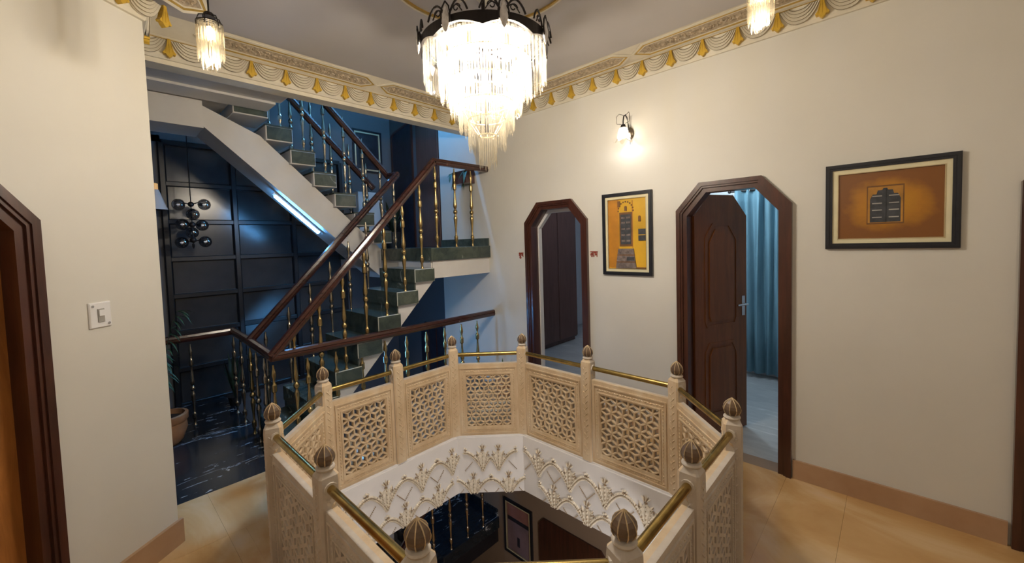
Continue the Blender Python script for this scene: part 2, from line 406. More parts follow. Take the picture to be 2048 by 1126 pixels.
# glazed wall: dark grid, one pane per cell
wi = empty('window_1', (0, YG, 0)); struct(wi, 'black gridded glass wall behind the staircase', 'window')
gx = [.62, 1.265, 1.91, 2.56]; gz = [0, .40, .81, 1.215, 1.62, 2.03, 2.44, 2.88]
for x in gx: MB().bev(x-.028, x+.028, -.035, .06, 0, 2.88, .008).build('mullion', 'mullion', wi)
for z in gz: MB().bev(gx[0], gx[-1], -.03, .055, z-.028, z+.028, .008).build('transom', 'mullion', wi)
pane = MB().bev(-.29, .29, .004, .02, -.185, .185, .006).mesh('pane', 'dark_pane')
for i in range(3):
    for j in range(7):
        o = link('pane', pane, wi, ((gx[i]+gx[i+1])/2, 0, (gz[j]+gz[j+1])/2))
        o.scale = ((gx[i+1]-gx[i])/.645, 1, (gz[j+1]-gz[j]-.03)/.375)

# skirtings
def skirt(name, ya, yb):
    b = MB(); b.box(XR-.018, XR, ya, yb, 0, .13); o = b.build(name, 'skirting_stone'); struct(o, 'pinkish stone skirting along the %s' % {'baseboard_right': 'long wall beside the larger picture', 'baseboard_mid': 'long wall between the two doorways', 'baseboard_far': 'long wall beyond the farther doorway'}[name], 'skirting')
skirt('baseboard_right', -.45, .49); skirt('baseboard_mid', 1.27, 2.09); skirt('baseboard_far', 2.88, 3.42)
o = MB().prism([(-.015, 0), (DL[0], 0), (DL[0], .14), (-.015, .14)], LFN, -.02, 0).build('baseboard_left', 'skirting_stone'); struct(o, 'pinkish stone skirting at the foot of the left wall', 'skirting')

# ---------------------------------------------------------------- door frames and doors
def frame_rings(par, fn, ya, yb, zt, cy=.175, cz=.205, depth=.10, mat='mahogany'):
    o0 = oct_outline(ya, yb, zt, cy, cz); o1 = oct_outline(ya+.03, yb-.03, zt-.03, cy-.012, cz-.012)
    o2 = oct_outline(ya+.045, yb-.045, zt-.045, cy-.02, cz-.02); o3 = oct_outline(ya+.078, yb-.078, zt-.078, cy-.032, cz-.032)
    MB().strip(o0, o1, fn, -.034, .0).strip(o1, o2, fn, -.026, depth*.4).build('frame_moulding', mat, par)
    MB().strip(o2, o3, fn, -.014, depth).build('frame_jamb', mat, par)
RFN = lambda u, v, w: (XR+w, u, v)
d1 = empty('door_1'); struct(d1, 'narrower chamfered doorway with a dark wood frame beyond the well', 'doorway'); frame_rings(d1, RFN, *DOORS[0])
MB().strip(oct_outline(2.15, 2.818, 2.03, .15, .17), oct_outline(2.19, 2.778, 1.99, .14, .16), RFN, .10, TH+.01).build('reveal', 'white_paint', d1)
d2 = empty('door_2'); struct(d2, 'wider chamfered doorway with an open panelled wooden door', 'door'); frame_rings(d2, RFN, *DOORS[1])
# open leaf of door 2, hinged on the far jamb
lf = empty('leaf', (XR+.11, 1.185, 0), R(-90)+R(66)); lf.parent = d2
LWd = .60
leaf_out = [(0, .01), (LWd, .01), (LWd, 1.86), (LWd-.16, 2.035), (.16, 2.035), (0, 1.86)]
FYn = lambda u, v, w: (u, w, v)
lo = MB().prism(leaf_out, FYn, -.02, .02).build('leaf_board', 'door_wood', lf)
def hexring(par, pts, wdt, y0, y1, mat, name):
    cx = sum(p[0] for p in pts)/len(pts); cz = sum(p[1] for p in pts)/len(pts)
    inn = []
    for x, z in pts:
        inn.append((x+(wdt if x < cx else -wdt), z+(wdt if z < cz else -wdt)))
    return MB().ring(pts, inn, FYn, y0, y1).build(name, mat, par)
up_p = [(.11, .98), (.13, .93), (.47, .93), (.49, .98), (.49, 1.68), (.40, 1.80), (.20, 1.80), (.11, 1.68)]
lo_p = [(.11, .18), (.49, .18), (.49, .72), (.44, .80), (.16, .80), (.11, .72)]
for pp in (up_p, lo_p):
    hexring(lf, pp, .022, -.026, -.018, 'door_wood', 'panel_moulding')
    cx = .30; cz = (pp[0][1]+pp[-2][1])/2
    inn = [(cx+(x-cx)*.74, (z-1.36)*.88+1.36 if pp is up_p else (z-.49)*.84+.49) for x, z in pp]
    MB().prism(inn, FYn, -.029, -.018).build('panel_field', 'door_wood', lf)
hb = MB(); hb.box(LWd-.065, LWd-.03, -.028, -.018, 1.0, 1.17); hp = hb.build('handle_plate', 'chrome', lf)
MB().tube([(LWd-.048, -.028, 1.10), (LWd-.048, -.065, 1.10)], .008).tube([(LWd-.044, -.065, 1.10), (LWd-.11, -.068, 1.10), (LWd-.16, -.062, 1.098)], .009).build('door_handle', 'chrome', lf, smooth=True)
d3 = empty('door_3'); struct(d3, 'dark framed doorway at the right edge of the view', 'door'); frame_rings(d3, RFN, *DOORS[2])
MB().prism([(-1.19, 0), (-.53, 0), (-.53, 1.86), (-.68, 2.06), (-1.04, 2.06), (-1.19, 1.86)], RFN, .06, .1).build('leaf_board', 'door_wood', d3)
d4 = empty('door_4'); struct(d4, 'dark framed doorway with orange-brown wood in left wall', 'door')
frame_rings(d4, LFN, *DL)
MB().prism([(DL[0]+.07, 0), (DL[1]-.07, 0), (DL[1]-.07, 1.80), (DL[1]-.22, 1.98), (DL[0]+.22, 1.98), (DL[0]+.07, 1.80)], LFN, .07, .11).build('leaf_board', 'orange_wood', d4)
MB().ring([(DL[0]+.18, .95), (DL[1]-.18, .95), (DL[1]-.18, 1.75), (DL[0]+.18, 1.75)], [(DL[0]+.2, .97), (DL[1]-.2, .97), (DL[1]-.2, 1.73), (DL[0]+.2, 1.73)], LFN, .06, .07).build('panel_moulding', 'orange_wood', d4)
# doors by the half landings (upper and lower), and the door below
SFN = lambda u, v, w: (XR+.05+w, u, v)
d5 = empty('door_5'); struct(d5, 'dark chamfered doorway by the upper half landing', 'doorway')
MB().prism([(5.05, ZL), (5.58, ZL), (5.58, 3.38), (5.50, 3.40), (5.08, 3.48), (5.05, 3.48)], SFN, -.012, .0).build('leaf_board', 'print_night', d5)  # near-black sheet stands in for the shade inside the door opening
MB().strip([(5.03, ZL), (5.03, 3.5), (5.52, 3.42), (5.6, 3.37), (5.6, ZL)], [(5.06, ZL), (5.06, 3.47), (5.50, 3.39), (5.57, 3.34), (5.57, ZL)], SFN, -.02, 0).build('frame_moulding', 'mahogany', d5)
d6 = empty('door_6'); struct(d6, 'tall dark brown door panel by the upper half landing', 'door')
MB().bev(0, .5, -.03, 0, ZL, 3.9, .006).build('leaf_board', 'wardrobe_wood', d6, (XR+.05, 4.92, 0), R(-90))
d7 = empty('door_7'); struct(d7, 'dark chamfered doorway by the lower half landing', 'doorway')
MB().prism([(4.40, -1.66), (5.0, -1.66), (5.0, .44), (4.9, .58), (4.5, .58), (4.40, .44)], SFN, -.012, 0).build('leaf_board', 'print_night', d7)
for u in (4.62, 4.80): MB().prism([(u, -1.6), (u+.012, -1.6), (u+.012, .5), (u, .5)], SFN, -.02, -.012).build('door_stile', 'mahogany', d7)
d8 = empty('door_8'); struct(d8, 'dark chamfered doorway in the storey below', 'doorway')
MB().prism([(1.95, ZD), (2.80, ZD), (2.80, -1.42), (2.73, -1.34), (2.02, -1.34), (1.95, -1.42)], RFN, -.02, 0).build('leaf_board', 'mahogany', d8)

# ---------------------------------------------------------------- cornices
PROF = [(0, 3.035), (.018, 3.035), (.030, 3.055), (.042, 3.155), (.046, 3.165), (.052, 3.168), (.056, 3.172), (.236, ZC+.001), (0, ZC+.001)]
def swag_mesh(w):
    b = MB(); n = 11
    def curve(q):
        e = w/2-.013-.0125*(4-q); zt = 3.153; d = .022+.0205*q
        return [(sx*e, zt-d*(1-abs(sx)**2.6)) for sx in [-1+2*i/(n-1) for i in range(n)]]
    cs = [curve(q) for q in range(5)]
    for q in range(4):                       # overlapping cloth folds, each a little lower than the next
        up_, lo_ = cs[q], cs[q+1]; yy = .044+.0022*(4-q)
        for i in range(n-1):
            b.add([(up_[i][0], yy-.004, up_[i][1]), (up_[i+1][0], yy-.004, up_[i+1][1]), (lo_[i+1][0], yy+.004, lo_[i+1][1]), (lo_[i][0], yy+.004, lo_[i][1]),
                   (up_[i][0], .036, up_[i][1]), (up_[i+1][0], .036, up_[i+1][1]), (lo_[i+1][0], .034, lo_[i+1][1]), (lo_[i][0], .034, lo_[i][1])],
                  [(0, 1, 2, 3), (3, 2, 6, 7)], 0)
    for q in range(5):
        b.tube([(x, .0475+.002*(4-q), z) for x, z in cs[q]], .0021, 5, k=1)
    return b.mesh('swag', ['cornice_cream', 'rib_bronze'])
def tassel_mesh():
    b = MB(); out = [(-.008, 3.160), (.008, 3.160), (.013, 3.125), (.024, 3.085), (.036, 3.068), (.032, 3.060), (.019, 3.060), (.012, 3.048), (0, 3.038), (-.012, 3.048), (-.019, 3.060), (-.032, 3.060), (-.036, 3.068), (-.024, 3.085), (-.013, 3.125)]
    b.prism(out, FYn, .03, .060)
    for x in (-.5, 0, .5): b.tube([(x*.014, .060, 3.15), (x*.030, .0615, 3.10), (x*.046, .060, 3.064)], .0022, 5)
    return b.mesh('tassel', 'gilt_paint')
TASSEL = tassel_mesh()
def cornice(name, origin, rz, length, tassels, label, pitch=.235, dz=0.0, e0=0., e1=0., lines=True, cove=True):
    t = empty(name, origin, rz); struct(t, label, 'cornice')
    prof = PROF[:7]+([(.236, ZC-dz+.001)] if cove else [(.058, 3.19)])+[(0, ZC-dz+.001)]
    n = len(prof); b = MB()
    vs = [(0-e0*p[0], p[0], p[1]) for p in prof]+[(length+e1*p[0], p[0], p[1]) for p in prof]
    b.add(vs, [tuple(range(n)), tuple(range(n, 2*n))]+[(i, (i+1) % n, n+(i+1) % n, n+i) for i in range(n)])
    b.build('cornice_body', 'cornice_cream', t)
    if lines: b = MB(); b.box(0, length, .044, .0535, 3.1575, 3.1605); b.build('gilt_line', 'gilt_line', t)
    sw = swag_mesh(pitch)
    for s in tassels:
        link('tassel', TASSEL, t, (s, 0, 0))
        link('swag', sw, t, (s+pitch/2, 0, 0))
    t.location.z += dz
    return t
cornice('trim_2', (XR, -2.6, 0), R(90), YB+2.6, [.105+.235*k+2.6-.235*11 for k in range(0, 26)], 'cream cornice with gilt swags along the long wall')
cornice('trim_3', (XR, YB, 0), R(180), XR-.05, [XR-(.474+.245*k)-.0 for k in range(-1, 12)], 'cream cornice with gilt swags above the stair hall', .245, -.02)
cornice('trim_4', (LW[0], LW[1], 0), LA+PI, 3.0, [.15+.235*k for k in range(-1, 12)], 'cream cornice with gilt swags on the left wall', dz=-.06)
cornice('trim_5', (LW[0], YB, 0), R(-90), YB-LW[1], [.27], 'short cream cornice return above the wall end', dz=-.05, lines=False, cove=False)

# ceiling panels: pointed hexagonal mouldings filled with carving
def ceil_panel(name, a, b_, half, label, seed, dz=0.):
    a = Vector(a); b_ = Vector(b_); L = (b_-a).length; ang = math.atan2((b_-a).y, (b_-a).x)
    t = empty(name, (a.x, a.y, (3.172+dz+ZC)/2-.002), ang); struct(t, label, 'moulding'); t.rotation_euler = (math.atan2(ZC-3.172-dz, .18)*(1 if abs(ang-PI/2) < .01 else -1), 0, ang); t.rotation_mode = 'XYZ'
    def hexo(i): return [(i*1.6, 0), (.12+i*.6, half-i), (L-.12-i*.6, half-i), (L-i*1.6, 0), (L-.12-i*.6, -half+i), (.12+i*.6, -half+i)]
    FZ = lambda u, v, w: (u, v, w)
    MB().ring(hexo(0), hexo(.016), FZ, -.009, 0).build('white_frame', 'cornice_cream', t)
    MB().ring(hexo(.016), hexo(.030), FZ, -.007, 0).build('gilt_frame', 'gilt_line', t)
    MB().ring(hexo(.030), hexo(.038), FZ, -.006, 0).build('white_fillet', 'cornice_cream', t)
    rnd = random.Random(seed); c = MB(); x = .11
    while x < L-.11:
        s = math.sin(x*38)*(half-.055)*.8
        for q in range(3):
            an = rnd.uniform(0, PI); l = rnd.uniform(.010, .022)
            d = Vector((math.cos(an), math.sin(an), 0)); px = x+rnd.uniform(-.012, .012); py = s*(1 if q == 0 else rnd.uniform(-1, 1))+rnd.uniform(-.012, .012)
            py = max(-half+.055, min(half-.055, py))
            c.gem((px, py, -.003), d*l, Vector((-d.y, d.x, 0))*l*.42, (0, 0, .009))
        x += .018
    o = c.build('carved_scroll', 'carved_gilt', t); o['kind'] = 'stuff'
    MB().prism(hexo(.036), FZ, -.003, .0).build('panel_ground', 'carved_gilt', t)
ceil_panel('trim_6', (3.195, 1.565), (3.195, 3.38), .084, 'gilt ceiling moulding above the farther doorway', 3)
ceil_panel('trim_7', (3.195, -.30), (3.195, 1.565), .084, 'gilt ceiling moulding above the wider doorway and lamp', 4)
ceil_panel('trim_8', (1.965, 3.455), (3.10, 3.455), .084, 'gilt ceiling moulding behind the large chandelier', 5, -.02)
ceil_panel('trim_9', (.60, 3.455), (1.965, 3.455), .084, 'gilt ceiling moulding above the staircase', 6, -.02)
pa = Vector((.62, 3.06, 0)); pb = pa-ld*2.2
ceil_panel('trim_10', pb, pa, .084, 'gilt ceiling moulding along the left wall', 8, -.06)
# ceiling rose
CC = ((X0+X1)/2, (Y0+Y1)/2)
ro = empty('ceiling_rose', (CC[0], CC[1], ZC)); tag(ro, 'gilded petal rose on the ceiling over the large chandelier', 'ceiling rose')
MB().lathe([(.05, -.05), (.09, -.045), (.12, -.02), (.13, 0)], 20).build('boss', 'gilt_line', ro, smooth=True)
pt = MB()
pt.gem((.15, 0, -.014), (.10, 0, .0), (0, .046, 0), (0, 0, .026)); ptm = pt.mesh('petal', 'gilt_paint')
pt2 = MB(); pt2.gem((.22, 0, -.008), (.115, 0, 0), (0, .062, 0), (0, 0, .018)); pt2m = pt2.mesh('petal', 'cornice_cream')
for i in range(12):
    link('petal', ptm, ro, (0, 0, 0), 2*PI*i/12); link('petal', pt2m, ro, (0, 0, 0), 2*PI*(i+.5)/12)
ci = [(math.cos(2*PI*i/48), math.sin(2*PI*i/48)) for i in range(48)]
for rr, mm in ((.56, 'cornice_cream'), (.545, 'gilt_line')):
    MB().ring([(x*rr, y*rr) for x, y in ci], [(x*(rr-.013), y*(rr-.013)) for x, y in ci], XYZ, -.012, 0).build('ring_moulding', mm, ro)

# ---------------------------------------------------------------- octagonal well: lining with garland frieze
IN = .046
def octa(i, z): 
    c = CH-(2-math.sqrt(2))*i*0 - i*.0
    a0, a1, b0, b1 = X0+i, X1-i, Y0+i, Y1-i; c = CH - i*(2-math.sqrt(2))
    return [(a0+c, b1), (a1-c, b1), (a1, b1-c), (a1, b0+c), (a1-c, b0), (a0+c, b0), (a0, b0+c), (a0, b1-c)]
wl = empty('wall_well'); struct(wl, 'white lining of the well with moulded garlands', 'wall')
MB().ring(octa(-.03, 0), octa(IN, 0), XYZ, -.51, -.012).build('lining', 'frieze_white', wl)
MB().ring(octa(-.02, 0), octa(IN-.012, 0), XYZ, -.014, .0).build('lining_lip', 'frieze_white', wl)
def motif(lo, hi, zc=-9):
    b = MB()
    def g(x, z, ax, az, ang, k, d=.014):
        if x < lo or x > hi or z < zc: return
        c, s = math.cos(ang), math.sin(ang)
        q = 1.28 if k == 0 else 1.12
        b.gem((x, .004, z), (ax*q*c, 0, ax*q*s), (-az*q*s, 0, az*q*c), (0, d, 0), k)
    if zc < -5: b.prism([(max(lo, min(hi, x)), z) for x, z in ((0, -.318), (.014, -.312), (.05, -.215), (.046, -.17), (.014, -.142), (-.014, -.142), (-.046, -.17), (-.05, -.215), (-.014, -.312))], FYn, 0, .009, 0)
    else: b.prism([(.036, zc), (.05, -.215), (.046, -.17), (.014, -.142), (-.014, -.142), (-.046, -.17), (-.05, -.215), (-.036, zc)], FYn, 0, .009, 0)
    for sx in (-1, 1):
        n = 15
        for i in range(n):                       # garland from the bouquet foot up to the arch crown
            t = i/(n-1); x = sx*(.008+t*.150); z = -.300+.150*math.sin(t*PI/2)**.9
            sl = sx*math.atan2(.150*math.cos(t*PI/2)*1.4+.02, .150); nx, nz = -math.sin(sl)*sx, math.cos(sl)*1
            g(x, z, .0150, .0085, sl, 0, .017); g(x-math.sin(sl)*.016, z+math.cos(sl)*.016, .0135, .0085, sl+.35*sx, 0, .015)
            g(x-math.sin(sl)*.008, z+math.cos(sl)*.008, .006, .0042, sl-.6*sx, 1, .019)
        for i in range(3):
            t = i/2; g(sx*(.034+t*.040), -.165+.002*i-.012*t, .0075, .0085, 0, 1, .013)
        for i in range(9):                       # bead string
            t = i/8; g(sx*(.092+t*.064), -.232-.072*t, .0046, .0046, .4, 1, .009)
        for i in range(6):                       # leaves of the bouquet
            z = -.292+.028*i; g(sx*(.009+.0062*i), z, .021, .0085, PI/2-sx*.5, 0, .017); g(sx*(.010+.0075*i), z+.006, .010, .0036, PI/2-sx*.5, 1, .020)
        g(sx*.150, -.126, .009, .009, 0, 1, .014); g(sx*.142, -.112, .008, .008, 0, 0, .014); g(sx*.157, -.104, .008, .008, 0, 0, .014)
    for i in range(6): g(0, -.285+.030*i, .017, .0095, PI/2, 0, .019); g(0, -.272+.030*i, .008, .0035, PI/2, 1, .022)
    for a, l in ((-.85, .022), (-.42, .024), (0, .027), (.42, .024), (.85, .022)):   # tulip
        g(math.sin(a)*.021, -.112+.014*math.cos(a), l, .0062, PI/2-a, 0 if abs(a) != .42 else 1, .017)
    g(0, -.128, .013, .011, 0, 1, .016)
    return b.mesh('garland_motif', ['frieze_cream', 'frieze_bronze'])
MO = motif(-1, 1); MOC = motif(-1, 1, -.262); ML = motif(-1, .068); MR = motif(-.068, 1)
def side_objs(p, q, long):
    p = Vector((*p, 0)); q = Vector((*q, 0)); d = (q-p); L = d.length; d.normalize()
    n = Vector((d.y, -d.x, 0))                      # candidate inward normal
    c = Vector((CC[0], CC[1], 0))
    if n.dot(c-p) < 0: n = -n
    # local x axis t with t x n = z
    t = Vector((n.y, -n.x, 0)); rz = math.atan2(t.y, t.x); mid = (p+q)/2
    def put(me, s, dz): link('garland_motif', me, wl, tuple(mid+t*s+Vector((0, 0, dz))), rz)
    if long:
        k = 4; sp = .316
        for i in range(k): put(MO, (i-1.5)*sp, 0)
        for i in range(3): put(MOC, (i-1)*sp, -.246)
        for s in (-1, 1):
            if L > 1.25: put(MOC, s*2*sp*.97, -.246) if L/2 > .66 else None
    else:
        put(ML, -.07, 0); put(MR, .07, 0); put(MOC, -.155, -.246); put(MOC, .155, -.246)
oi = octa(IN, 0)
for i in range(8): side_objs(oi[i], oi[(i+1) % 8], i % 2 == 0)

# ================================================================ THINGS
# ---------------------------------------------------------------- sandstone balustrade round the well
bal = empty('stone_balustrade', (CC[0], CC[1], 0)); tag(bal, 'carved sandstone lattice balustrade with brass rails around the octagonal well', 'balustrade')
XM, YMD = (X0+X1)/2, (Y0+Y1)/2
POSTS = [(X0+CH, Y1), (XM, Y1), (X1-CH, Y1), (X1, Y1-CH), (X1, YMD), (X1, Y0+CH), (X1-CH, Y0), (XM, Y0), (X0+CH, Y0), (X0, Y0+CH), (X0, YMD), (X0, Y1-CH)]
PW = .043
def post_mesh():
    b = MB(); c = .010
    o8 = [(-PW+c, -PW), (PW-c, -PW), (PW, -PW+c), (PW, PW-c), (PW-c, PW), (-PW+c, PW), (-PW, PW-c), (-PW, -PW+c)]
    b.prism(o8, XYZ, 0, .745)
    # shoulders sloping to the neck
    n8 = [(x*.62, y*.62) for x, y in o8]
    vs = [(x, y, .745) for x, y in o8]+[(x*.96, y*.96, .765) for x, y in o8]+[(x, y, .785) for x, y in n8]
    b.add(vs, [(i, (i+1) % 8, 8+(i+1) % 8, 8+i) for i in range(8)]+[(8+i, 8+(i+1) % 8, 16+(i+1) % 8, 16+i) for i in range(8)]+[tuple(range(16, 24))])
    # climbing vine carved on the four faces
    rnd = random.Random(2)
    for a in range(4):
        ca, sa = math.cos(a*PI/2), math.sin(a*PI/2)
        rot = lambda p: Vector((p[0]*ca-p[1]*sa, p[0]*sa+p[1]*ca, p[2]))
        z = .05; i = 0
        while z < .72:
            s = 1 if i % 2 else -1
            b.gem(rot((s*.011, PW+.0005, z)), rot((s*.011, 0, .011)), rot((-s*.004, 0, .006)), rot((0, .005, 0)))
            b.gem(rot((-s*.002, PW+.0005, z+.011)), rot((-s*.006, 0, .010)), rot((.003, 0, .002)), rot((0, .004, 0)))
            z += .023; i += 1
    b.m = [1 if sum(b.v[i][1] for i in f)/len(f) > -.001 else 0 for f in b.f]
    return b.mesh('post', ['sandstone', 'washed_sandstone'])
POST = post_mesh()
neck = MB().lathe([(.026, .780), (.036, .787), (.039, .794), (.036, .800), (.024, .804)], 16).mesh('neck_ring', 'washed_sandstone', True)
def finial_mesh():
    b = MB(); prof = [(.020, .802), (.032, .812), (.0385, .825), (.040, .836), (.037, .850), (.029, .864), (.017, .876), (.007, .884), (.001, .889)]
    seg = 16
    vs = []; fs = []
    for r, z in prof:
        for i in range(seg):
            a = 2*PI*i/seg; q = r*(1.0 if i % 2 else .93); vs.append((q*math.cos(a), q*math.sin(a), z))
    for j in range(len(prof)-1):
        for i in range(seg): fs.append((j*seg+i, j*seg+(i+1) % seg, (j+1)*seg+(i+1) % seg, (j+1)*seg+i))
    b.add(vs, fs, 0)
    for i in range(8):
        a = 2*PI*(2*i+1)/seg
        b.tube([(r*1.0*math.cos(a), r*1.0*math.sin(a), z) for r, z in prof], .0022, 4, k=1)
    return b.mesh('finial', ['finial_brown', 'finial_gilt'])
FIN = finial_mesh()
def clipseg(p, q, x0, x1, z0, z1):
    dx, dz = q[0]-p[0], q[1]-p[1]; t0, t1 = 0., 1.
    for pp, qq in ((-dx, p[0]-x0), (dx, x1-p[0]), (-dz, p[1]-z0), (dz, z1-p[1])):
        if abs(pp) < 1e-12:
            if qq < 0: return None
        else:
            r = qq/pp
            if pp < 0: t0 = max(t0, r)
            else: t1 = min(t1, r)
    if t1-t0 < 1e-3: return None
    return (p[0]+dx*t0, p[1]+dz*t0), (p[0]+dx*t1, p[1]+dz*t1)
def panel_parts(w):
    """w: clear width between posts; local x along, y = inwards (+) ; returns meshes"""
    h0, h1 = .0, .635; mx = .072; ox0, ox1, oz0, oz1 = -w/2+mx, w/2-mx, .082, .535
    fr = MB(); out = [(-w/2, h0), (w/2, h0), (w/2, h1), (-w/2, h1)]; inn = [(ox0, oz0), (ox1, oz0), (ox1, oz1), (ox0, oz1)]
    fr.ring(out, inn, FYn, 0, .024, 0); fr.ring(out, inn, FYn, -.024, 0, 1)
    # stepped mouldings, both faces
    for sg, k in ((1, 0), (-1, 1)):
        for e, wd, dp in ((.020, .010, .031), (.058, .008, .029)):
            a = [(-w/2+e, h0+e*.9), (w/2-e, h0+e*.9), (w/2-e, h1-e*1.4), (-w/2+e, h1-e*1.4)]
            c = [(-w/2+e+wd, h0+e*.9+wd), (w/2-e-wd, h0+e*.9+wd), (w/2-e-wd, h1-e*1.4-wd), (-w/2+e+wd, h1-e*1.4-wd)]
            fr.ring(a, c, FYn, sg*.022, sg*dp, k)
        # leaf carving between the mouldings
        e = .044
        x = -w/2+e
        i = 0
        while x < w/2-e:
            for z in (h0+e*.95, h1-e*1.4): fr.gem((x, sg*.024, z), (.011, 0, .004 if i % 2 else -.004), (0, 0, .005), (0, sg*.007, 0), k)
            x += .0205; i += 1
        z = h0+.07
        while z < h1-.09:
            for xx in (-w/2+e, w/2-e): fr.gem((xx, sg*.024, z), (.003, 0, .011), (.005, 0, 0), (0, sg*.007, 0), k)
            z += .0235
    frame = fr.mesh('panel_frame', ['sandstone', 'washed_sandstone'])
    la = MB(); a = (ox1-ox0)/max(4, round((ox1-ox0)/.086)); hgt = a*math.sqrt(3)/2
    segs = set(); V6 = {}
    nr = int((oz1-oz0)/hgt)+3
    def key(p): return (round(p[0], 5), round(p[1], 5))
    for r in range(-1, nr):
        for c in range(-2, int((ox1-ox0)/a)+4):
            x = ox0+c*a+(a/2 if r % 2 else 0); z = oz0+hgt*.35+r*hgt
            for q in range(6):
                an = R(30+60*q); e = (x+a/math.sqrt(3)*math.cos(an), z+a/math.sqrt(3)*math.sin(an))
                s = clipseg((x, z), e, ox0, ox1, oz0, oz1)
                if s: segs.add((key(s[0]), key(s[1])))
    bw = .0075
    for p, q in segs:
        d = Vector((q[0]-p[0], 0, q[1]-p[1])); L = d.length
        if L < .004: continue
        d.normalize(); n = Vector((-d.z, 0, d.x)); P = Vector((p[0], 0, p[1])); Q = Vector((q[0], 0, q[1]))
        sec = [(bw*.5, .020), (bw, .012), (bw, .0), (bw, -.022), (-bw, -.022), (-bw, .0), (-bw, .012), (-bw*.5, .020)]
        vs = [P+n*u+Vector((0, y, 0)) for u, y in sec]+[Q+n*u+Vector((0, y, 0)) for u, y in sec]
        la.add(vs, [(i, (i+1) % 8, 8+(i+1) % 8, 8+i) for i in (0, 1, 5, 6, 7)], 0); la.add(vs, [(i, (i+1) % 8, 8+(i+1) % 8, 8+i) for i in (2, 3, 4)], 1)
    # solid backing behind the lower rows is left open: pierced screen
    lat = la.mesh('lattice', ['sandstone', 'washed_sandstone'])
    return frame, lat
PCACHE = {}
for i, (x, y) in enumerate(POSTS):
    j = (i+1) % 12; h = (i-1) % 12
    d1_ = Vector((POSTS[j][0]-x, POSTS[j][1]-y, 0)); d0_ = Vector((x-POSTS[h][0], y-POSTS[h][1], 0))
    dd = d1_.normalized()+d0_.normalized(); rz = math.atan2(dd.y, dd.x)
    po = link('post', POST, bal, (x-CC[0], y-CC[1], 0), rz)
    link('neck_ring', neck, po); link('finial', FIN, po)
    L = d1_.length; w = round(L-2*PW+.004, 3)
    if w not in PCACHE: PCACHE[w] = panel_parts(w)
    mid = Vector((x-CC[0], y-CC[1], 0))+d1_/2
    n = -mid.normalized(); tx = Vector((d1_.x, d1_.y, 0)).normalized()
    ny = Vector((-tx.y, tx.x, 0))
    if ny.dot(n) < 0: tx = -tx
    rzp = math.atan2(tx.y, tx.x)
    pn = link('lattice_panel', PCACHE[w][0], bal, tuple(mid), rzp)
    link('lattice', PCACHE[w][1], pn)
    rb = MB().tube([(-L/2+PW*.7, 0, .718), (L/2-PW*.7, 0, .718)], .0175, 14)
    rb.lathe([(.026, 0), (.026, .006)], 12, (0, 0, -9))
    rb = MB().tube([(-L/2+PW*.7, 0, .718), (L/2-PW*.7, 0, .718)], .0175, 14)
    rl = rb.build('brass_rail', 'brass', bal, tuple(mid), rzp, smooth=True)
    for s in (-1, 1):
        MB().tube([(s*(L/2-PW-.007), 0, .718), (s*(L/2-PW+.006), 0, .718)], .027, 12).build('rail_collar', 'washed_sandstone', rl)

# ---------------------------------------------------------------- stairs
YS0, YS1 = 3.435, 4.13        # lower flight
def step_box(par, x0, x1, y0, y1, z1, h=.135, mar='green_marble'):
    b = MB(); b.bev(x0, x1, y0, y1, z1-h, z1, .006, 0, 1); return b.build('marble_step', [mar, 'worn_edge'], par)
def flight_up(name, label, dz=0., mar='green_marble', wh='stringer_paint'):
    f = empty(name, (1.02, YS0, dz)); tag(f, label, 'staircase')
    o = Vector((1.02, YS0, 0))
    for k in range(1, 8):
        xs = 1.645+(k-4)*RUN
        step_box(f, xs-o.x, xs+RUN+.035-o.x, 0, YS1-YS0, RISE*k, .135, mar)
        MB().box(xs+.008-o.x, xs+.022-o.x, .028, YS1-YS0, RISE*(k-1), RISE*k-.134).build('riser_plate', mar, f)
    b = MB()
    pts = [(1.217, 0.0), (2.557, 1.34), (2.62, 1.34), (2.62, ZL-.10)]
    for k in range(8, 0, -1):
        xs = 1.645+(k-4)*RUN; pts += [(xs+.02, RISE*k-.09), (xs+.02, RISE*(k-1)-(.02 if k > 1 else 0))]
    b.prism([(x-o.x, z) for x, z in pts], FYn, .045, YS1-YS0-.02); b.build('stringer', wh, f)
    # half landing: marble kerb, top and white soffit
    for x0_, x1_ in ((2.28, XR),):
        MB().bev(2.28-o.x+.21, XR-o.x+.0, 0, .30, ZL-.135, ZL, .006).build('marble_kerb', mar, f)
    MB().bev(2.49-o.x, XR+.0-o.x, .30, YG-YS0-.01, ZL-.135, ZL, .006).build('landing_slab', mar, f)
    MB().box(2.52-o.x, XR-o.x, .03, 1.0, ZL-.32, ZL-.135).build('landing_soffit', wh, f)
    MB().box(2.52-o.x, XR-o.x, 1.0, YG-YS0, ZL-.25, ZL-.135).build('landing_soffit', wh, f)
    MB().box(XR-.02-o.x, XR-o.x, .02, .925, ZL, ZL+.09).build('landing_skirting', mar, f)
    return f
flight_up('staircase', 'lower stair flight with green marble treads rising to the half landing')
flight_up('staircase', 'stair flight and black marble landing of the storey below', ZD, 'night_marble', 'black_frame')
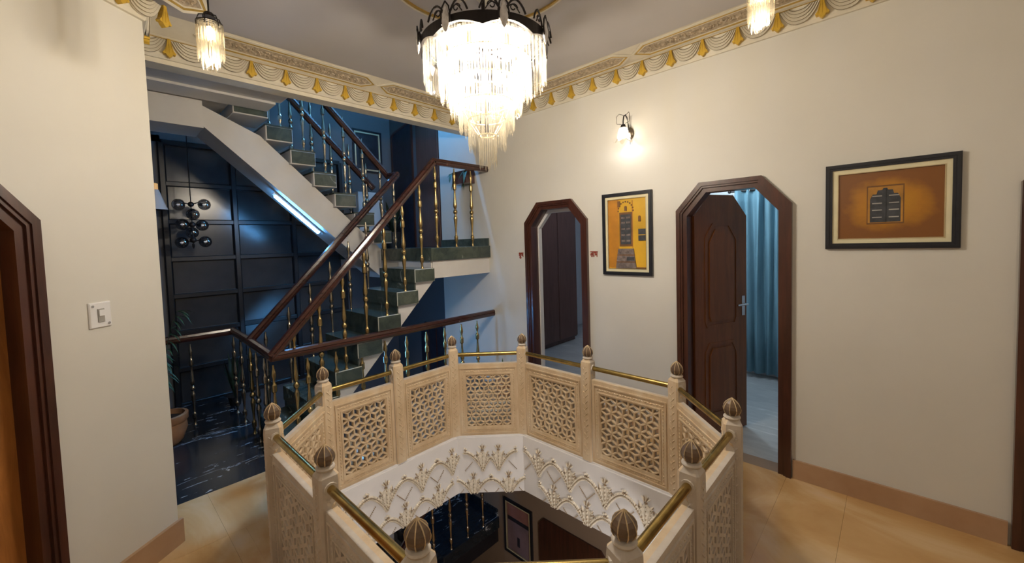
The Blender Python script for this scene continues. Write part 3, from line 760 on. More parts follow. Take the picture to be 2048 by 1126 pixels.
def flight_back(name, label, dz=0.):
    f = empty(name, (2.6, YU0, dz)); tag(f, label, 'staircase'); ox, oy = 2.6, YU0
    for j in range(1, 8):
        x0 = 1.93-(j-3)*.215; x1 = x0+.245; zt = ZL+RISE*j
        if j == 7: x0 = 1.02
        st = MB(); st.bev(x0-ox+.010, x1-ox-.006, -.006, .06, zt-.130, zt-.006, .003); 
        sb = MB().bev(x0-ox, x1-ox, 0, YU1-YU0, zt-.14, zt, .006).build('step_block', 'stringer_paint', f)
        st.build('marble_facing', 'green_marble', sb)
        MB().box(x0-ox-.004, x1-ox, -.002, YU1-YU0, zt-.002, zt+.014).build('marble_tread', 'green_marble', f)
    b = MB(); sl = .965
    lowz = lambda x: 2.816-.892*(x-.80)
    pts = [(.80, lowz(.80)), (2.485, lowz(2.485)), (2.485, ZL+.0), (2.40, ZL+RISE-.13), (1.25, ZL+6*RISE-.1), (.80, 3.0)]
    b.prism([(x-ox, z) for x, z in pts], FYn, .055, YU1-YU0); b.build('waist_slab', 'stringer_paint', f)
    return f
flight_back('staircase', 'upper stair flight of white step blocks with green marble ends')
flight_back('staircase', 'dark return flight coming up from the storey below', ZD)
# white wall under the slab edge above the glass hall
o = MB().box(-.6, .80, 4.45, 4.46, 2.80, 3.04).build('trim_11', 'stringer_paint'); struct(o, 'white edge beam joining the upper stair flight', 'beam')

# ---------------------------------------------------------------- railings with turned brass balusters
def bal_mesh(h, mat):
    s = h/.80
    prof = [(.019, 0), (.014, .010), (.010, .022), (.0095, .052), (.018, .070), (.0185, .074), (.0185, .108), (.018, .112), (.0115, .120), (.0085, .135), (.0105, .20), (.0185, .285), (.0195, .300), (.015, .316), (.0095, .328), (.0095, .336), (.018, .346), (.0225, .362), (.018, .378), (.0095, .388), (.0095, .394), (.016, .404), (.0195, .424), (.0175, .446), (.0105, .52), (.0085, .575), (.0115, .584), (.018, .590), (.0185, .594), (.0185, .640), (.018, .644), (.0105, .654), (.0085, .685), (.017, .715), (.0145, .745), (.007, .775), (.006, .80)]
    return MB().lathe([(r*1.06+.0008, z*s) for r, z in prof], 12).mesh('baluster', mat, True)
BG = bal_mesh(.80, 'baluster_brass'); BS = bal_mesh(.80, 'aged_silver'); BT = bal_mesh(.86, 'baluster_brass'); BTS = bal_mesh(.86, 'aged_silver')
def railing(label, path, spots, group='brass baluster railings of the staircase', me=None, w=.030, h=.036):
    """path: handrail centreline points; spots: (x,y,z_foot,mesh)"""
    p0 = path[0]; r = empty('stair_railing', (p0[0], p0[1], spots[0][2] if spots else 0)); tag(r, label, 'railing', group)
    off = Vector(r.location)
    for a, b_ in zip(path[:-1], path[1:]):
        A = Vector(a)-off; B = Vector(b_)-off; d = (B-A).normalized()
        s = d.cross(Vector((0, 0, 1))).normalized(); u = s.cross(d)
        sec = [(-w*.6, -h), (w*.6, -h), (w, -h*.45), (w, -h*.1), (w*.8, h*.05), (w, h*.25), (w*.75, h*.8), (0, h), (-w*.75, h*.8), (-w, h*.25), (-w*.8, h*.05), (-w, -h*.1), (-w, -h*.45)]
        n = len(sec); e = d*.012
        m_ = MB(); m_.add([A-e+s*x+u*y for x, y in sec]+[B+e+s*x+u*y for x, y in sec], [tuple(range(n)), tuple(range(n, 2*n))]+[(i, (i+1) % n, n+(i+1) % n, n+i) for i in range(n)])
        m_.build('handrail', 'mahogany_rail', r)
    for (x, y, z, me_) in spots: link('baluster', me_, r, (x-off.x, y-off.y, z-off.z))
    return r
RY0 = 3.46; RY1 = 4.22
fx = lambda k: 1.645+(k-4)*RUN+.115
# near side of the lower flight, then level along the landing
top = ZL+.90
sp = [(fx(k), RY0+.01, RISE*k-.005, BT) for k in range(1, 8)]+[(2.60, RY0+.02, ZL-.003, BT), (2.86, RY0+.02, ZL-.003, BT), (3.10, RY0+.02, ZL-.003, BT)]
railing('near mahogany handrail climbing the lower flight and along the half landing', [(.965, RY0, .875), (2.575, RY0, top), (XR, RY0, top)], sp)
sp = [(fx(k), RY1, RISE*k-.14, BTS) for k in range(1, 8)]
railing('farther mahogany handrail on the far side of the lower flight', [(1.0, RY1, .875), (2.60, RY1, top-.03)], sp)
# level guard from the newel to the long wall
sp = [(.965, RY0, 0, BG)]+[(1.22+.235*i, RY0-.005, 0, BG) for i in range(9)]
railing('level mahogany guard rail between the well and the stair void', [(.965, RY0, .865), (XR-.005, 3.42, .865)], sp, w=.028, h=.036)
railing('short guard rail joining the feet of the two stair handrails', [(.965, RY0, .865), (1.0, RY1, .865)], [(.98, 3.75, 0, BS), (.99, 4.02, 0, BS)])
railing('short guard rail turning towards the glass wall at the stair foot', [(1.0, RY1, .865), (1.02, 4.93, .865)], [(1.0, 4.24, 0, BG), (1.01, 4.6, 0, BS)])
railing('level guard rail in front of the black glass wall', [(1.03, 4.93, .865), (-.55, 4.93, .865)], [(1.02, 4.93, 0, BS), (.66, 4.93, 0, BS), (.30, 4.93, 0, BS)])
# upper flight, near and far sides
RUp = 4.45
def ux(j): return 1.93-(j-3)*.215+.15
slope = RISE/.215
spu = [(ux(j), RUp, ZL+RISE*j+.01, BTS) for j in range(1, 7)]
railing('near mahogany handrail climbing the upper flight', [(2.62, RUp, 2.545), (1.15, RUp, 2.545+(2.62-1.15)*slope*1.02)], spu)
railing('short handrail turn at the half landing between the flights', [(2.60, RY1, top-.03), (2.62, RUp, 2.545)], [(2.615, 4.33, ZL, BTS)])
spu = [(ux(j), 4.79, ZL+RISE*j+.01, BTS) for j in range(1, 7)]
railing('far mahogany handrail on the wall side of the upper flight', [(2.60, 4.79, 2.44), (1.2, 4.79, 2.44+1.4*slope)], spu)
sp = [(2.62+.24*i, 3.47, ZD+ZL-.003, BTS) for i in range(3)]+[(fx(k), 3.47, ZD+RISE*k-.005, BTS) for k in (6, 7)]
railing('mahogany handrail along the black marble landing of the storey below', [(2.0, 3.47, ZD+ZL+.32), (2.575, 3.47, ZD+top), (XR, 3.47, ZD+top)], sp)

# ---------------------------------------------------------------- lights
def rods(b, r, z0, lmin, lmax, n, seed, rr=.0042, wob=.004, k=0):
    rnd = random.Random(seed)
    for i in range(n):
        a = 2*PI*(i+rnd.uniform(-.15, .15))/n; q = r+rnd.uniform(-wob, wob)
        x, y = q*math.cos(a), q*math.sin(a); l = rnd.uniform(lmin, lmax); zz = z0+rnd.uniform(-.006, .006)
        vs = [(x, y, zz)]; seg = 5
        for z, s in ((zz-.004, 1), (zz-l+.018, 1)):
            for j in range(seg):
                t = 2*PI*j/seg; vs.append((x+rr*s*math.cos(t), y+rr*s*math.sin(t), z))
        vs.append((x, y, zz-l)); m_ = 1+seg
        fs = [(0, 1+j, 1+(j+1) % seg) for j in range(seg)]+[(1+j, 1+(j+1) % seg, m_+(j+1) % seg, m_+j) for j in range(seg)]+[(m_+j, m_+(j+1) % seg, m_+seg) for j in range(seg)]
        b.add(vs, [tuple(reversed(f)) for f in fs], k)
ch = empty('chandelier', (CC[0]-.0, CC[1], 0)); tag(ch, 'large tiered glass rod chandelier with black iron crown', 'chandelier')
MB().tube([(0, 0, ZC-.04), (0, 0, 2.32)], .011, 8).lathe([(.012, 0), (.05, .012), (.055, .03)], 14, (0, 0, ZC-.045)).build('stem', 'black_iron', ch, smooth=True)
ZR = 2.80; RR = .345
def scal(a, q=6): return abs(math.sin(a*q/2))
cr = MB(); n = 96
vs = []; fs = []
for i in range(n):
    a = 2*PI*i/n; sc = scal(a, 8)
    for rr, z in ((RR+.012, ZR+.014), (RR+.012, ZR-.052+.030*sc), (RR-.004, ZR-.052+.030*sc), (RR-.004, ZR+.014)): vs.append((rr*math.cos(a), rr*math.sin(a), z))
for i in range(n):
    j = (i+1) % n
    for q in range(4): fs.append((i*4+q, i*4+(q+1) % 4, j*4+(q+1) % 4, j*4+q))
cr.add(vs, fs); cr.build('crown_band', 'black_iron', ch)
MB().lathe([(.30, -.008), (.305, 0), (.30, .006)], 40, (0, 0, ZR-.012)).build('added_baffle_plate', 'chrome', ch, smooth=True)  # hidden disc added to keep bulb light off the ceiling
sc_ = MB()
for s in (-1, 1):
    pts = []
    for i in range(11):
        t = i/10; pts.append((0, s*(.012+.105*t), .012+.062*math.sin(t*PI)**.8))
    sc_.tube(pts, .0052, 6)
    pts = [(0, s*(.055+.022*math.cos(t)*(1-t/9)), .034+.022*math.sin(t)*(1-t/9)) for t in [x*.6 for x in range(11)]]
    sc_.tube(pts, .0032, 5)
    pts = [(0, s*(.012+.075*i/8), .012+.038*math.sin(i/8*PI)) for i in range(9)]
    sc_.tube(pts, .003, 5)
scm = sc_.mesh('iron_scroll', 'black_iron', True)
td = MB(); td.lathe([(.001, -.085), (.010, -.075), (.020, -.05), (.023, -.03), (.018, .0), (.010, .03), (.002, .045)], 10); tdm = td.mesh('teardrop', 'teardrop_glass', True)
th = MB(); 
for s in (-1, 1): th.tube([(0, 0, .062), (0, s*.020, .035), (0, s*.027, -.005), (0, s*.022, -.045)], .0042, 6)
thm = th.mesh('drop_holder', 'black_iron', True)
for i in range(8):
    a = 2*PI*i/8+.28; x, y = (RR+.016)*math.cos(a), (RR+.016)*math.sin(a)
    link('iron_scroll', scm, ch, (x*.99, y*.99, ZR), a)
    o = link('teardrop', tdm, ch, (x*1.03, y*1.03, ZR+.012), a); o.scale = (.55, 1, 1)
    link('drop_holder', thm, ch, (x*1.03, y*1.03, ZR+.012), a)
for i in range(6):
    a = 2*PI*i/6; MB().tube([(0, 0, ZR-.03), (RR*math.cos(a), RR*math.sin(a), ZR-.01)], .007, 6).build('iron_arm', 'black_iron', ch)
TIERS = [(RR-.004, ZR-.022, .165, .215, 150, .0043), (.257, 2.71, .165, .215, 104, .0043), (.204, 2.60, .15, .195, 88, .0043), (.155, 2.49, .14, .18, 68, .0043), (.105, 2.40, .15, .19, 48, .0043), (.048, 2.31, .15, .205, 24, .0043)]
for q, (r, z, a, c, n, rr) in enumerate(TIERS):
    b = MB(); rods(b, r, z, a, c, n, 20+q, rr); o = b.build('rod_tier', 'crystal', ch); o['kind'] = 'stuff'
    if q:
        MB().ring([(x*(r+.003), y*(r+.003)) for x, y in ci], [(x*(r-.005), y*(r-.005)) for x, y in ci], XYZ, z-.003, z+.003).build('tier_ring', 'gold_fillet', ch)
        b = MB()
        for i in range(8):
            an = 2*PI*i/8; b.tube([(r*math.cos(an), r*math.sin(an), z), (TIERS[q-1][0]*.9*math.cos(an), TIERS[q-1][0]*.9*math.sin(an), TIERS[q-1][1]-.02)], .0022, 4)
        o = b.build('tier_chain', 'gold_fillet', ch)
bulb = MB().ball((0, 0, 0), .030, .030, .045, 10, 8).mesh('bulb', 'bulb_glow', True)
for i in range(6):
    a = 2*PI*i/6+.4; x, y = .20*math.cos(a), .20*math.sin(a)
    o = link('bulb', bulb, ch, (x, y, 2.70))
    MB().lathe([(.014, 0), (.016, .03), (.012, .05)], 8, (x, y, 2.735)).tube([(x, y, 2.775), (x*.5, y*.5, 2.81), (0, 0, 2.79)], .006, 6).build('bulb_holder', 'gold_fillet', ch)
    plamp('chandelier_bulb_light', ch, (x*.9, y*.9, 2.615), P_CHAND*1.06, WARM, .035)
# small pendants
def pendant(label, loc, watts=P_PEND):
    p = empty('pendant_light', loc); tag(p, label, 'pendant light', 'small glass rod pendants under the cornice')
    z = loc[2]; zt = ZC-z
    MB().tube([(0, 0, zt), (0, 0, .10)], .004, 6).lathe([(.004, .11), (.02, .10), (.028, .08)], 12).build('stem', 'black_iron', p)
    MB().lathe([(.040, zt-.02), (.043, zt)], 14).build('ceiling_cup', 'black_iron', p)
    b = MB()
    for i in range(6):
        a = 2*PI*i/6; b.tube([(.02*math.cos(a), .02*math.sin(a), .09), (.042*math.cos(a), .042*math.sin(a), .082), (.052*math.cos(a), .052*math.sin(a), .055), (.054*math.cos(a), .054*math.sin(a), .03)], .003, 5)
    b.build('cage', 'black_iron', p)
    for r, n, l0, l1 in ((.053, 28, .15, .20), (.037, 20, .18, .225), (.020, 10, .20, .24)):
        b = MB(); rods(b, r, .05, l0, l1, n, int(r*1000), .0042); o = b.build('rod_tier', 'crystal', p); o['kind'] = 'stuff'
        MB().ring([(x*(r+.004), y*(r+.004)) for x, y in ci], [(x*(r-.004), y*(r-.004)) for x, y in ci], XYZ, .046, .052).build('tier_ring', 'black_iron', p)
    link('bulb', bulb, p, (0, 0, .005)).scale = (.6, .6, .75); plamp('pendant_bulb_light', p, (0, 0, -.13), watts, WARM, .02)
pendant('small glass rod pendant hanging near the left wall end', (.487, 2.43, 2.765))
pendant('small glass rod pendant hanging before the long wall', (2.37, .485, 2.865))
pendant('added glass rod pendant, out of view over the near end of the hall', (1.5, -.9, 2.55), 15.0)  # added behind the view to brighten the lower walls and floor
pendant('added glass rod pendant, out of view over the passage beside the left wall', (-.9, .5, 2.55), 15.0)  # second added pendant, more fill light from behind the view
# wall sconce with a flower-shaped glass
s = empty('wall_sconce', (XR, 1.655, 2.60), R(180)); tag(s, 'bronze wall lamp with a frosted flower glass on the long wall', 'wall lamp')
MB().lathe([(.001, .0), (.03, .004), (.036, .012), (.028, .022), (.008, .03)], 18).build('wall_plate', 'aged_silver', s, smooth=True).rotation_euler = (0, R(90), 0)
pl = [c for c in s.children if c.name.startswith('wall_plate')][0]; pl.scale = (1.5, 1.0, 1)
MB().tube([(.012, 0, -.01), (.035, 0, .07), (.055, 0, .125), (.085, 0, .145), (.115, 0, .125), (.125, 0, .085), (.125, 0, .06)], .0055, 8).build('arm', 'black_iron', s, smooth=True)
b = MB()
for sx in (-1, 1):
    b.tube([(.09, sx*.005, .14), (.11, sx*.045, .155), (.13, sx*.06, .13), (.13, sx*.055, .07), (.125, sx*.02, .062)], .0022, 5)
b.tube([(.02, .01, -.02), (.025, .012, -.085), (.03, .015, -.10)], .003, 5)
b.build('scroll_wire', 'black_iron', s, smooth=True)
MB().lathe([(.004, .062), (.018, .055), (.023, .035), (.020, .03)], 12, (.125, 0, 0)).build('shade_cap', 'black_iron', s, smooth=True)
b = MB(); seg = 30; prof = [(.018, .035), (.034, .022), (.042, -.005), (.043, -.03), (.050, -.055), (.064, -.075)]; vs = []; fs = []
for q, (r, z) in enumerate(prof):
    for i in range(seg):
        a = 2*PI*i/seg; w = (q/5)**2*.35*math.cos(5*a); vs.append((.125+r*(1+w*.5)*math.cos(a), r*(1+w*.5)*math.sin(a), z-(q/5)**3*.018*math.cos(5*a)))
for q in range(len(prof)-1):
    for i in range(seg): fs.append((q*seg+i, q*seg+(i+1) % seg, (q+1)*seg+(i+1) % seg, (q+1)*seg+i))
b.add(vs, fs); b.build('flower_shade', 'sconce_glass', s, smooth=True)
link('bulb', bulb, s, (.125, 0, -.012)).scale = (.62, .62, .62)
plamp('sconce_bulb_light', s, (.125, 0, -.055), P_SCONCE, WARM, .02)
# cold light tubes: one on the soffit of the upper flight, two added ones unseen under the lower flight and high over the landing
emit('added_tube_glow', (.13, .46, 1), E_TUBE*6.0)  # glow of the added tube over the landing
def tube_light(label, a, b_, w=.022, mat='tube_glow', light_baffle=False):
    a = Vector(a); b_ = Vector(b_); c = (a+b_)/2
    t_ = empty('tube_light', tuple(c)); tag(t_, label, 'tube light', 'cold white tube lights of the staircase')
    MB().tube([a-c, b_-c], w, 10).build('tube', mat, t_, smooth=True)
    off = Vector((0, 0, w*.8)); d = (b_-a).normalized()
    MB().tube([a-c-d*.02+off, b_-c+d*.02+off], w*1.05, 6).build('batten', 'switch_white', t_)
    if light_baffle: MB().box(a.x-c.x-.05, b_.x-c.x+.05, .055, .068, -.17, .05).build('light_baffle', 'dark_grey', t_)  # added screen that keeps this tube's light off the back wall
tube_light('glowing cold tube light on the sloping soffit of the upper flight', (1.385, 4.565, 2.245), (1.81, 4.585, 1.868), .019)
tube_light('added cold tube light, unseen under the lower stair flight', (1.75, 3.80, .38), (2.2, 3.80, .84), .02)  # added to throw blue light on the wall below the landing
tube_light('added cold tube light, out of view on the high ceiling above the half landing', (2.25, 4.25, 4.845), (3.15, 4.25, 4.845), .03, 'added_tube_glow', True)  # added to wash the landing wall in blue light
# smoked globe chandelier in the stair hall
g_ = empty('globe_chandelier', (.79, 5.25, 1.98)); tag(g_, 'dark hanging lamp with smoked glass globes in the stair hall', 'chandelier')
MB().tube([(0, 0, -.20), (0, 0, 2.92)], .005, 6).ball((0, 0, .21), .028, .028, .028).ball((0, 0, .0), .03, .03, .03).ball((0, 0, -.16), .03, .03, .03).lathe([(.002, -.25), (.012, -.23), (.012, -.2)], 8).build('stem', 'black_iron', g_, smooth=True)
for i, (dx, dy, dz) in enumerate(((-.10, .02, .205), (.11, -.02, .21), (-.085, -.03, .0), (.09, .03, -.005), (-.09, .03, -.185), (.10, -.02, -.18), (.0, -.08, .10), (.01, .09, -.08))):
    MB().tube([(0, 0, dz), (dx*.55, dy*.55, dz+.02), (dx*.8, dy*.8, dz)], .006, 6).ball((dx*.72, dy*.72, dz), .018, .018, .018, 8, 6).build('arm', 'black_iron', g_)
    MB().ball((dx, dy, dz), .058, .058, .058, 16, 10).build('globe', 'smoked_globe', g_, smooth=True)
    if i < 6: MB().ball((dx, dy, dz), .017, .017, .008, 8, 6).build('bulb', 'spark_glow', g_, smooth=True)
w_ = empty('hanging_lamp', (.515, 5.32, 2.33)); tag(w_, 'white conical lamp shade with a gilt cap beside the wall end', 'lamp')
MB().lathe([(.10, -.20), (.035, .0), (.03, .0), (.095, -.20)], 20).build('shade', 'white_paint', w_, smooth=True)
MB().lathe([(.028, 0), (.03, .01), (.03, .06), (.02, .065)], 14).build('cap', 'lamp_gold', w_, smooth=True)
MB().tube([(0, 0, .06), (0, 0, 2.57)], .004, 6).build('cord', 'black_iron', w_)

# ---------------------------------------------------------------- pictures
def picture(label, fn_loc, rz, w, h, fwd, shapes, mats, mount=.03, group=None, name='framed_picture'):
    """local x along the wall, y = out of the wall, z up, origin at centre; shapes: (outline, material index)"""
    p = empty(name, fn_loc, rz); tag(p, label, 'picture', group)
    F = lambda u, v, t_: (u, t_, v)
    rc = lambda a, c: [(-a, -c), (a, -c), (a, c), (-a, c)]
    W2, H2 = w/2, h/2
    MB().ring(rc(W2, H2), rc(W2-fwd, H2-fwd), F, 0, .022).ring(rc(W2-.006, H2-.006), rc(W2-fwd*.6, H2-fwd*.6), F, .02, .026).build('frame', 'black_frame', p)
    a, c = W2-fwd, H2-fwd
    MB().ring(rc(a, c), rc(a-mount, c-mount), F, 0, .014).build('mount', 'cream_mount', p)
    MB().ring(rc(a-mount, c-mount), rc(a-mount-.005, c-mount-.005), F, 0, .016).build('fillet', 'gold_fillet', p)
    a2, c2_ = a-mount-.005, c-mount-.005
    b = MB(); b.prism(rc(a2, c2_), F, 0, .006, 0)
    for i, (pts, k) in enumerate(shapes): b.prism([(x*a2, z*c2_) for x, z in pts], F, .004, .0064+.0003*i, k)
    b.build('print', mats, p)
    return p
def rect(x0, x1, z0, z1): return [(x0, z0), (x1, z0), (x1, z1), (x0, z1)]
def arch(x0, x1, z0, z1, n=9, s=.35):
    cx = (x0+x1)/2; r = (x1-x0)/2; zz = z1-s*(z1-z0)
    return [(x0, z0), (x1, z0)]+[(cx+r*math.cos(PI*i/(n-1)), zz+(z1-zz)*math.sin(PI*i/(n-1))**.7) for i in range(n)]
# local +x on the right wall (rz=+90deg) runs along +Y (leftwards in view): mirror x
mx_ = lambda pts: [(-x, z) for x, z in pts][::-1]
sh = [(mx_(rect(-.28, .12, -.42, .36)), 1), (mx_(arch(-.25, .10, -.40, .27)), 2)]
tw = lambda pts: mx_([(x*1.2-.055, z*1.45) for x, z in pts])
sh = [(tw(rect(-.30, .30, -.40, .40)), 1), (tw(rect(-.28, .28, -.37, .37)), 3), (tw([(-.245, -.36), (.245, -.36), (.245, .12), (.20, .22), (.14, .22), (.12, .30), (.05, .30), (.03, .34), (-.03, .34), (-.05, .30), (-.12, .30), (-.14, .22), (-.20, .22), (-.245, .12)]), 2)]
for z in (-.27, -.12, .02, .17):
    for x in (-.21, .06): sh.append((tw(rect(x, x+.16, z, z+.022)), 4))
sh += [(tw(rect(-.014, .014, -.36, .33)), 2)]
picture('landscape photo of a shuttered window in an amber wall, black frame', (XR, .03, 1.852), R(90), .58, .525, .034, sh, ['print_amber', 'print_brown', 'print_shutter', 'print_ochre', 'print_bar'], .024, 'framed photographs on the long wall')
sh = [(mx_(rect(-1, -.42, -.98, .99)), 1), (mx_(rect(-.42, .28, -1, 1)), 2), (mx_(rect(.28, .33, -.4, .95)), 1),
      (mx_([(-.40, -.36), (.30, -.36), (.30, .62), (-.40, .62)]), 4), (mx_(rect(-.33, .22, -.30, .56)), 3)]
for z in (-.22, -.05, .12, .3, .44):
    for x in (-.29, -.02): sh.append((mx_(rect(x, x+.2, z, z+.05)), 5))
for i in range(11):
    t_ = PI*i/10; sh.append((mx_(rect(-.05-.40*math.cos(t_)-.03, -.05-.40*math.cos(t_)+.03, .64+.26*math.sin(t_), .68+.26*math.sin(t_))), 4))
sh += [(mx_(arch(-.1, .02, .66, .80)), 4), (mx_(rect(-.47, -.33, .78, .95)), 4), (mx_(arch(.62, .74, .34, .50)), 4), (mx_(rect(.62, .98, -.20, .13)), 3), (mx_(rect(.60, .98, -.05, -.03)), 2)]
sh += [(mx_([(-.60, -.99), (.50, -.99), (.36, -.42), (-.46, -.42)]), 5), (mx_([(-.57, -.82), (.46, -.82), (.45, -.79), (-.56, -.79)]), 4), (mx_([(-.52, -.62), (.42, -.62), (.41, -.59), (-.51, -.59)]), 4), (mx_(rect(.0, .4, -.76, -.66)), 3), (mx_(rect(.5, .98, -.99, -.95)), 4)]
picture('portrait photo of a carved door with steps in a yellow wall, black frame', (XR, 1.698, 1.736), R(90), .468, .73, .030, sh, ['print_yellow', 'print_orange', 'print_yellow', 'print_shutter', 'print_brown', 'print_stone'], .022, 'framed photographs on the long wall')
picture('dark framed picture on the wall behind the upper stair flight', (3.0, YG, 3.10), R(180), .46, .62, .028, [(rect(-.8, .8, -.8, .2), 1)], ['print_night', 'black_frame'], .018)
picture('rose-toned framed picture on the wall of the storey below', (XR, 3.12, -1.68), R(90), .44, .66, .028, [(rect(-.98, .98, .45, .98), 1), (rect(-.98, .98, .28, .45), 3), (arch(-.7, .7, -.9, .2), 2), (rect(-.12, .12, -.7, -.3), 3)], ['print_mauve', 'print_rose', 'print_mauve', 'print_night'], .016)

# ---------------------------------------------------------------- red lettered signs on either side of the farther doorway
def sign(label, text, loc, w, h):
    cu = bpy.data.curves.new('lettering', 'FONT'); cu.body = text; cu.size = 1; cu.extrude = .03; cu.align_x = 'CENTER'; cu.align_y = 'CENTER'; cu.offset = .012
    tmp = bpy.data.objects.new('tmp', cu); COL.objects.link(tmp)
    dg = bpy.context.evaluated_depsgraph_get(); me = bpy.data.meshes.new_from_object(tmp.evaluated_get(dg))
    bpy.data.objects.remove(tmp)
    xs_ = [v.co.x for v in me.vertices]; ys_ = [v.co.y for v in me.vertices]
    cx, cy = (max(xs_)+min(xs_))/2, (max(ys_)+min(ys_))/2; sx = w/(max(xs_)-min(xs_)); sy = h/(max(ys_)-min(ys_))
    for v in me.vertices:
        x, y, z = (v.co.x-cx)*sx, (v.co.y-cy)*sy, v.co.z*.12
        v.co = (-z, -x, y)
    me.materials.clear(); me.materials.append(MATS['sign_red'])
    o = link('wall_sign', me, None, loc); tag(o, label, 'sign', 'red lettered signs beside the farther doorway')
sign('small red lettered sign on the stair side of the farther doorway', '\u0936\u0941\u092d', (XR-.004, 2.952, 1.543), .066, .068)
sign('small red lettered sign between the farther doorway and the portrait photo', '\u0932\u093e\u092d', (XR-.004, 2.035, 1.558), .078, .055)

# ---------------------------------------------------------------- switch plate on the left wall
sp_ = empty('light_switch', LFN(.325, 1.405, 0), LA+PI); tag(sp_, 'square white switch plate with two screws on the left wall', 'switch')
MB().bev(-.048, .048, -.010, 0, -.062, .062, .004).build('plate', 'switch_white', sp_).rotation_euler = (0, 0, PI)
MB().box(-.014, .014, .009, .014, -.035, .03).build('rocker', 'print_bar', sp_); MB().box(-.011, .011, .013, .018, -.004, .025).build('rocker_key', 'switch_white', sp_)
for x, z in ((.034, .045), (-.034, -.045)): MB().tube([(x, .008, z), (x, .013, z)], .006, 8).build('screw', 'chrome', sp_)

# ---------------------------------------------------------------- room behind the wider doorway
b = MB(); b.box(XR+TH, 5.75, -.6, 1.95, -.06, -.005); o = b.build('floor_bedroom', 'grey_marble'); struct(o, 'grey veined marble floor seen through the wider doorway', 'floor')
b = MB(); b.box(5.6, 5.72, -.6, 1.95, 0, 2.9); b.box(XR+TH, 5.72, 1.95, 2.02, 0, 2.9); b.box(XR+TH, 5.72, -.68, -.6, 0, 2.9); b.box(XR+TH, 5.72, -.6, 1.95, 2.75, 2.85)
o = b.build('wall_bedroom', 'blue_wall'); struct(o, 'pale walls of the room behind the wider doorway', 'wall')
cu_ = empty('curtain', (5.46, 1.0, .06)); tag(cu_, 'pleated blue curtain hanging behind the wider doorway', 'curtain')
b = MB(); n = 120; vs = []; fs = []
rows = [0, .5, 1.2, 2.0, 2.18]
for i in range(n+1):
    s_ = i/n; y = -.75+1.12*s_
    for q, z in enumerate(rows):
        amp = .038*(1-.25*q/4); x = amp*math.sin(s_*PI*2*11+.25*math.sin(s_*9+z*.7))+.012*math.sin(s_*37)
        vs.append((x, y+.01*math.sin(z*2+i*.4), z))
m5 = len(rows)
for i in range(n):
    for q in range(m5-1): fs.append((i*m5+q, (i+1)*m5+q, (i+1)*m5+q+1, i*m5+q+1))
b.add(vs, fs); co_ = b.build('pleats', 'curtain_blue', cu_, smooth=True)
sm = co_.modifiers.new('thick', 'SOLIDIFY'); sm.thickness = .004
MB().tube([(0, -.8, 2.155), (0, .42, 2.155)], .011, 10).ball((0, .44, 2.155), .02, .02, .02).build('rod', 'black_iron', cu_, smooth=True)
for i in range(10): MB().ring([(x*.026, y*.026) for x, y in ci[::4]], [(x*.018, y*.018) for x, y in ci[::4]], lambda u, v, w_: (u, w_-.7+.115*0, v+2.155), 0, .006).build('eyelet', 'chrome', cu_, (0, .115*i, 0))
tl = empty('fill_lamp', (4.7, 1.55, 2.6)); tag(tl, 'added cool ceiling lamp, unseen inside the room with the blue curtain', 'ceiling lamp')  # added fill light for the curtain and room floor
MB().lathe([(.14, .15), (.14, .08), (.11, .05)], 20).build('diffuser', 'switch_white', tl)
plamp('fill_lamp_light', tl, (0, 0, -.02), 42, (.74, .90, 1.0), .1)

# ---------------------------------------------------------------- room behind the farther doorway
b = MB(); b.box(XR+TH, 7.2, 2.02, 5.0, -.06, -.005); o = b.build('floor_closet', 'grey_marble'); struct(o, 'grey marble floor seen through the farther doorway', 'floor')
b = MB(); b.box(7.1, 7.2, 2.02, 5.0, 0, 2.9); b.box(XR+.2, 7.2, 4.5, 4.6, 0, 2.9); b.box(XR+TH, 7.2, 2.02, 5.0, 2.6, 2.7)
o = b.build('wall_closet', 'blue_wall'); struct(o, 'pale walls of the room behind the farther doorway', 'wall')
wd = empty('wardrobe', (4.75, 3.87, 0)); tag(wd, 'tall dark brown wardrobe seen through the farther doorway', 'wardrobe')
MB().box(0, 1.03, .02, .58, .06, 2.35).box(.02, 1.01, .05, .55, 0, .06).build('carcass', 'wardrobe_wood', wd)
for i in range(2): MB().bev(.006+.515*i, .509+.515*i, 0, .02, .08, 2.33, .004).build('wardrobe_door', 'wardrobe_wood', wd)
MB().box(-.15, 0, .0, .5, 0, 2.6).build('side_panel', 'white_paint', wd)
tl = empty('fill_lamp', (5.2, 2.7, 2.45)); tag(tl, 'added cool ceiling lamp, unseen inside the room with the wardrobe', 'ceiling lamp')  # added fill light for the wardrobe
MB().lathe([(.14, .15), (.14, .08), (.11, .05)], 20).build('diffuser', 'switch_white', tl)
plamp('fill_lamp_light', tl, (0, 0, -.02), 20, (.68, .82, 1.0), .1)

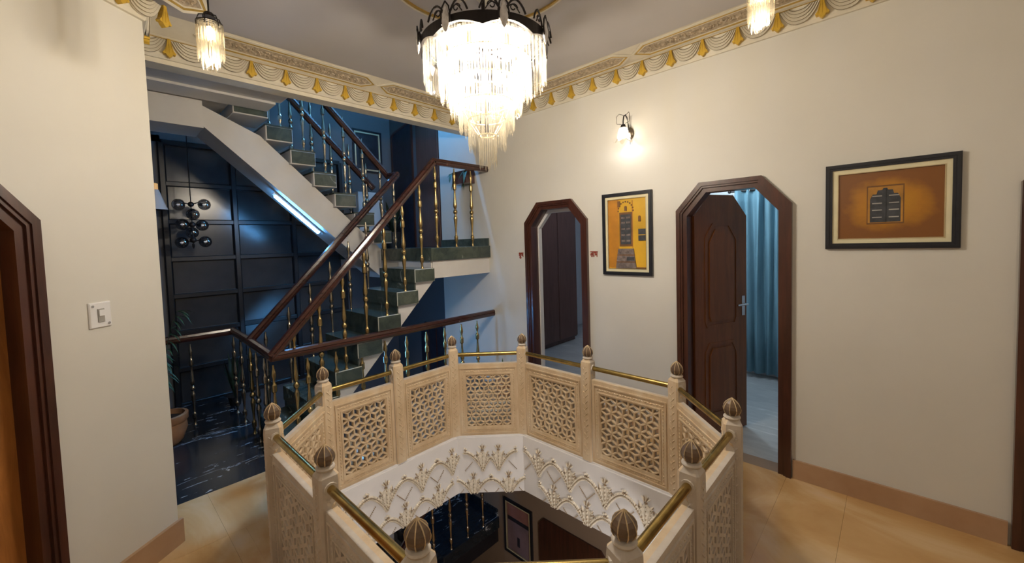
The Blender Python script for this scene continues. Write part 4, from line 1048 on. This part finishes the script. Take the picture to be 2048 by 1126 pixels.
# ---------------------------------------------------------------- plants
def blade(b, base, ang, l, lift, w, droop, k=0, n=6):
    vs = []; fs = []
    c, s = math.cos(ang), math.sin(ang)
    for i in range(n+1):
        t_ = i/n; rr = l*t_; z = base[2]+lift*t_-droop*t_*t_; ww = w*math.sin(PI*min(1, .12+t_*.88))**.8*(1 if t_ < .98 else .1)
        for sg in (-1, 1): vs.append((base[0]+rr*c-s*ww*sg, base[1]+rr*s+c*ww*sg, z+.15*ww))
        vs.append((base[0]+rr*c, base[1]+rr*s, z-.25*ww))
    for i in range(n): fs += [(3*i, 3*i+3, 3*i+5, 3*i+2), (3*i+2, 3*i+5, 3*i+4, 3*i+1)]
    b.add(vs, fs, k)
pp = empty('potted_palm', (.41, 4.62, 0)); tag(pp, 'feathery palm in a terracotta pot beside the wall end', 'plant')
MB().lathe([(.09, 0), (.12, .03), (.155, .13), (.15, .19), (.165, .21), (.165, .26), (.14, .265), (.13, .2)], 24).build('pot', 'terracotta', pp, smooth=True)
MB().lathe([(.001, .225), (.135, .22)], 16).build('soil', 'soil', pp)
rnd = random.Random(11)
for i in range(9):
    a = rnd.uniform(-.4, 2*PI-.4); h_ = rnd.uniform(.75, 1.25); out = rnd.uniform(.12, .30)
    path = [(out*t_*t_*math.cos(a), out*t_*t_*math.sin(a), .22+h_*(t_-.18*t_**3)) for t_ in [q/7 for q in range(8)]]
    fr_ = MB().tube(path, .005, 5, r1=.0015).build('stalk', 'leaf_green', pp)
    b = MB()
    for q in range(3, 8):
        for sg in (-1, 1):
            for e in (0, .5):
                p_ = path[q] if e == 0 or q == 7 else tuple((path[q][d_]+path[q+1][d_])/2 for d_ in range(3))
                blade(b, p_, a+sg*rnd.uniform(.7, 1.1), rnd.uniform(.10, .19), .05, .007, rnd.uniform(.08, .16), 0, 4)
    b.build('frond', 'leaf_green', fr_)
ag = empty('potted_agave', (3.12, 3.08, 0)); tag(ag, 'small spiky plant in the corner below the guard rail', 'plant')
MB().lathe([(.06, 0), (.085, .1), (.09, .2), (.075, .2)], 18).build('pot', 'terracotta', ag, smooth=True)
for i in range(11):
    b = MB(); blade(b, (0, 0, .19), 2*PI*i/11+.2, .08+.07*(i % 3)/2, .13+.05*((i+1) % 3), .012, .02); b.build('leaf', 'leaf_green', ag)
sn = empty('snake_plant', (1.06, 5.2, 0)); tag(sn, 'dark upright leafy plant at the foot of the glass wall', 'plant')
MB().lathe([(.05, 0), (.07, .1), (.06, .1)], 14).build('pot', 'smoke_dark', sn)
for i in range(7):
    b = MB(); blade(b, (0, 0, .08), 2*PI*i/7, .10, .40+.06*(i % 3), .02, .02); b.build('leaf', 'leaf_dark', sn)
hp_ = empty('wall_planter', (XR-.0, 3.80, 2.50), R(90)); tag(hp_, 'brown box planter with trailing leaves on the landing wall', 'planter')
MB().bev(-.13, .13, 0, .14, -.08, .07, .006).build('box', 'wardrobe_wood', hp_)
for i in range(12):
    x = -.14+.024*i+.12*(i % 3 == 0); b = MB(); blade(b, (x, .10, .06), .4+i*.9, .10+.03*(i % 3), .05, .022, .12+.05*(i % 4)); b.build('leaf', 'leaf_green', hp_)
dp = empty('landing_plant', (2.95, 4.95, ZL)); tag(dp, 'dark bushy plant standing on the half landing', 'plant')
MB().lathe([(.09, 0), (.12, .12), (.13, .22), (.11, .22)], 16).build('pot', 'smoke_dark', dp, smooth=True)
for i in range(26):
    b = MB(); a = i*2.4; blade(b, (0, 0, .22), a, .08+.10*(i % 4)/3, .10+.016*i, .03, .08); b.build('leaf', 'leaf_dark', dp)
pb_ = MB().bev(-.19, .19, -.08, .08, 0, .80, .006).build('plinth', 'white_paint', None, (2.86, 5.42, ZL)); tag(pb_, 'plain white plinth at the back of the half landing', 'plinth')

ll = empty('fill_lamp', (1.5, .15, -.78)); tag(ll, 'added warm lamp, unseen in the storey below', 'ceiling lamp')  # added under the floor edge to brighten the well frieze from below
MB().lathe([(.14, .24), (.14, .10), (.11, .06)], 20).build('diffuser', 'switch_white', ll)
plamp('fill_lamp_light', ll, (0, 0, .0), 75, WARM, .1)
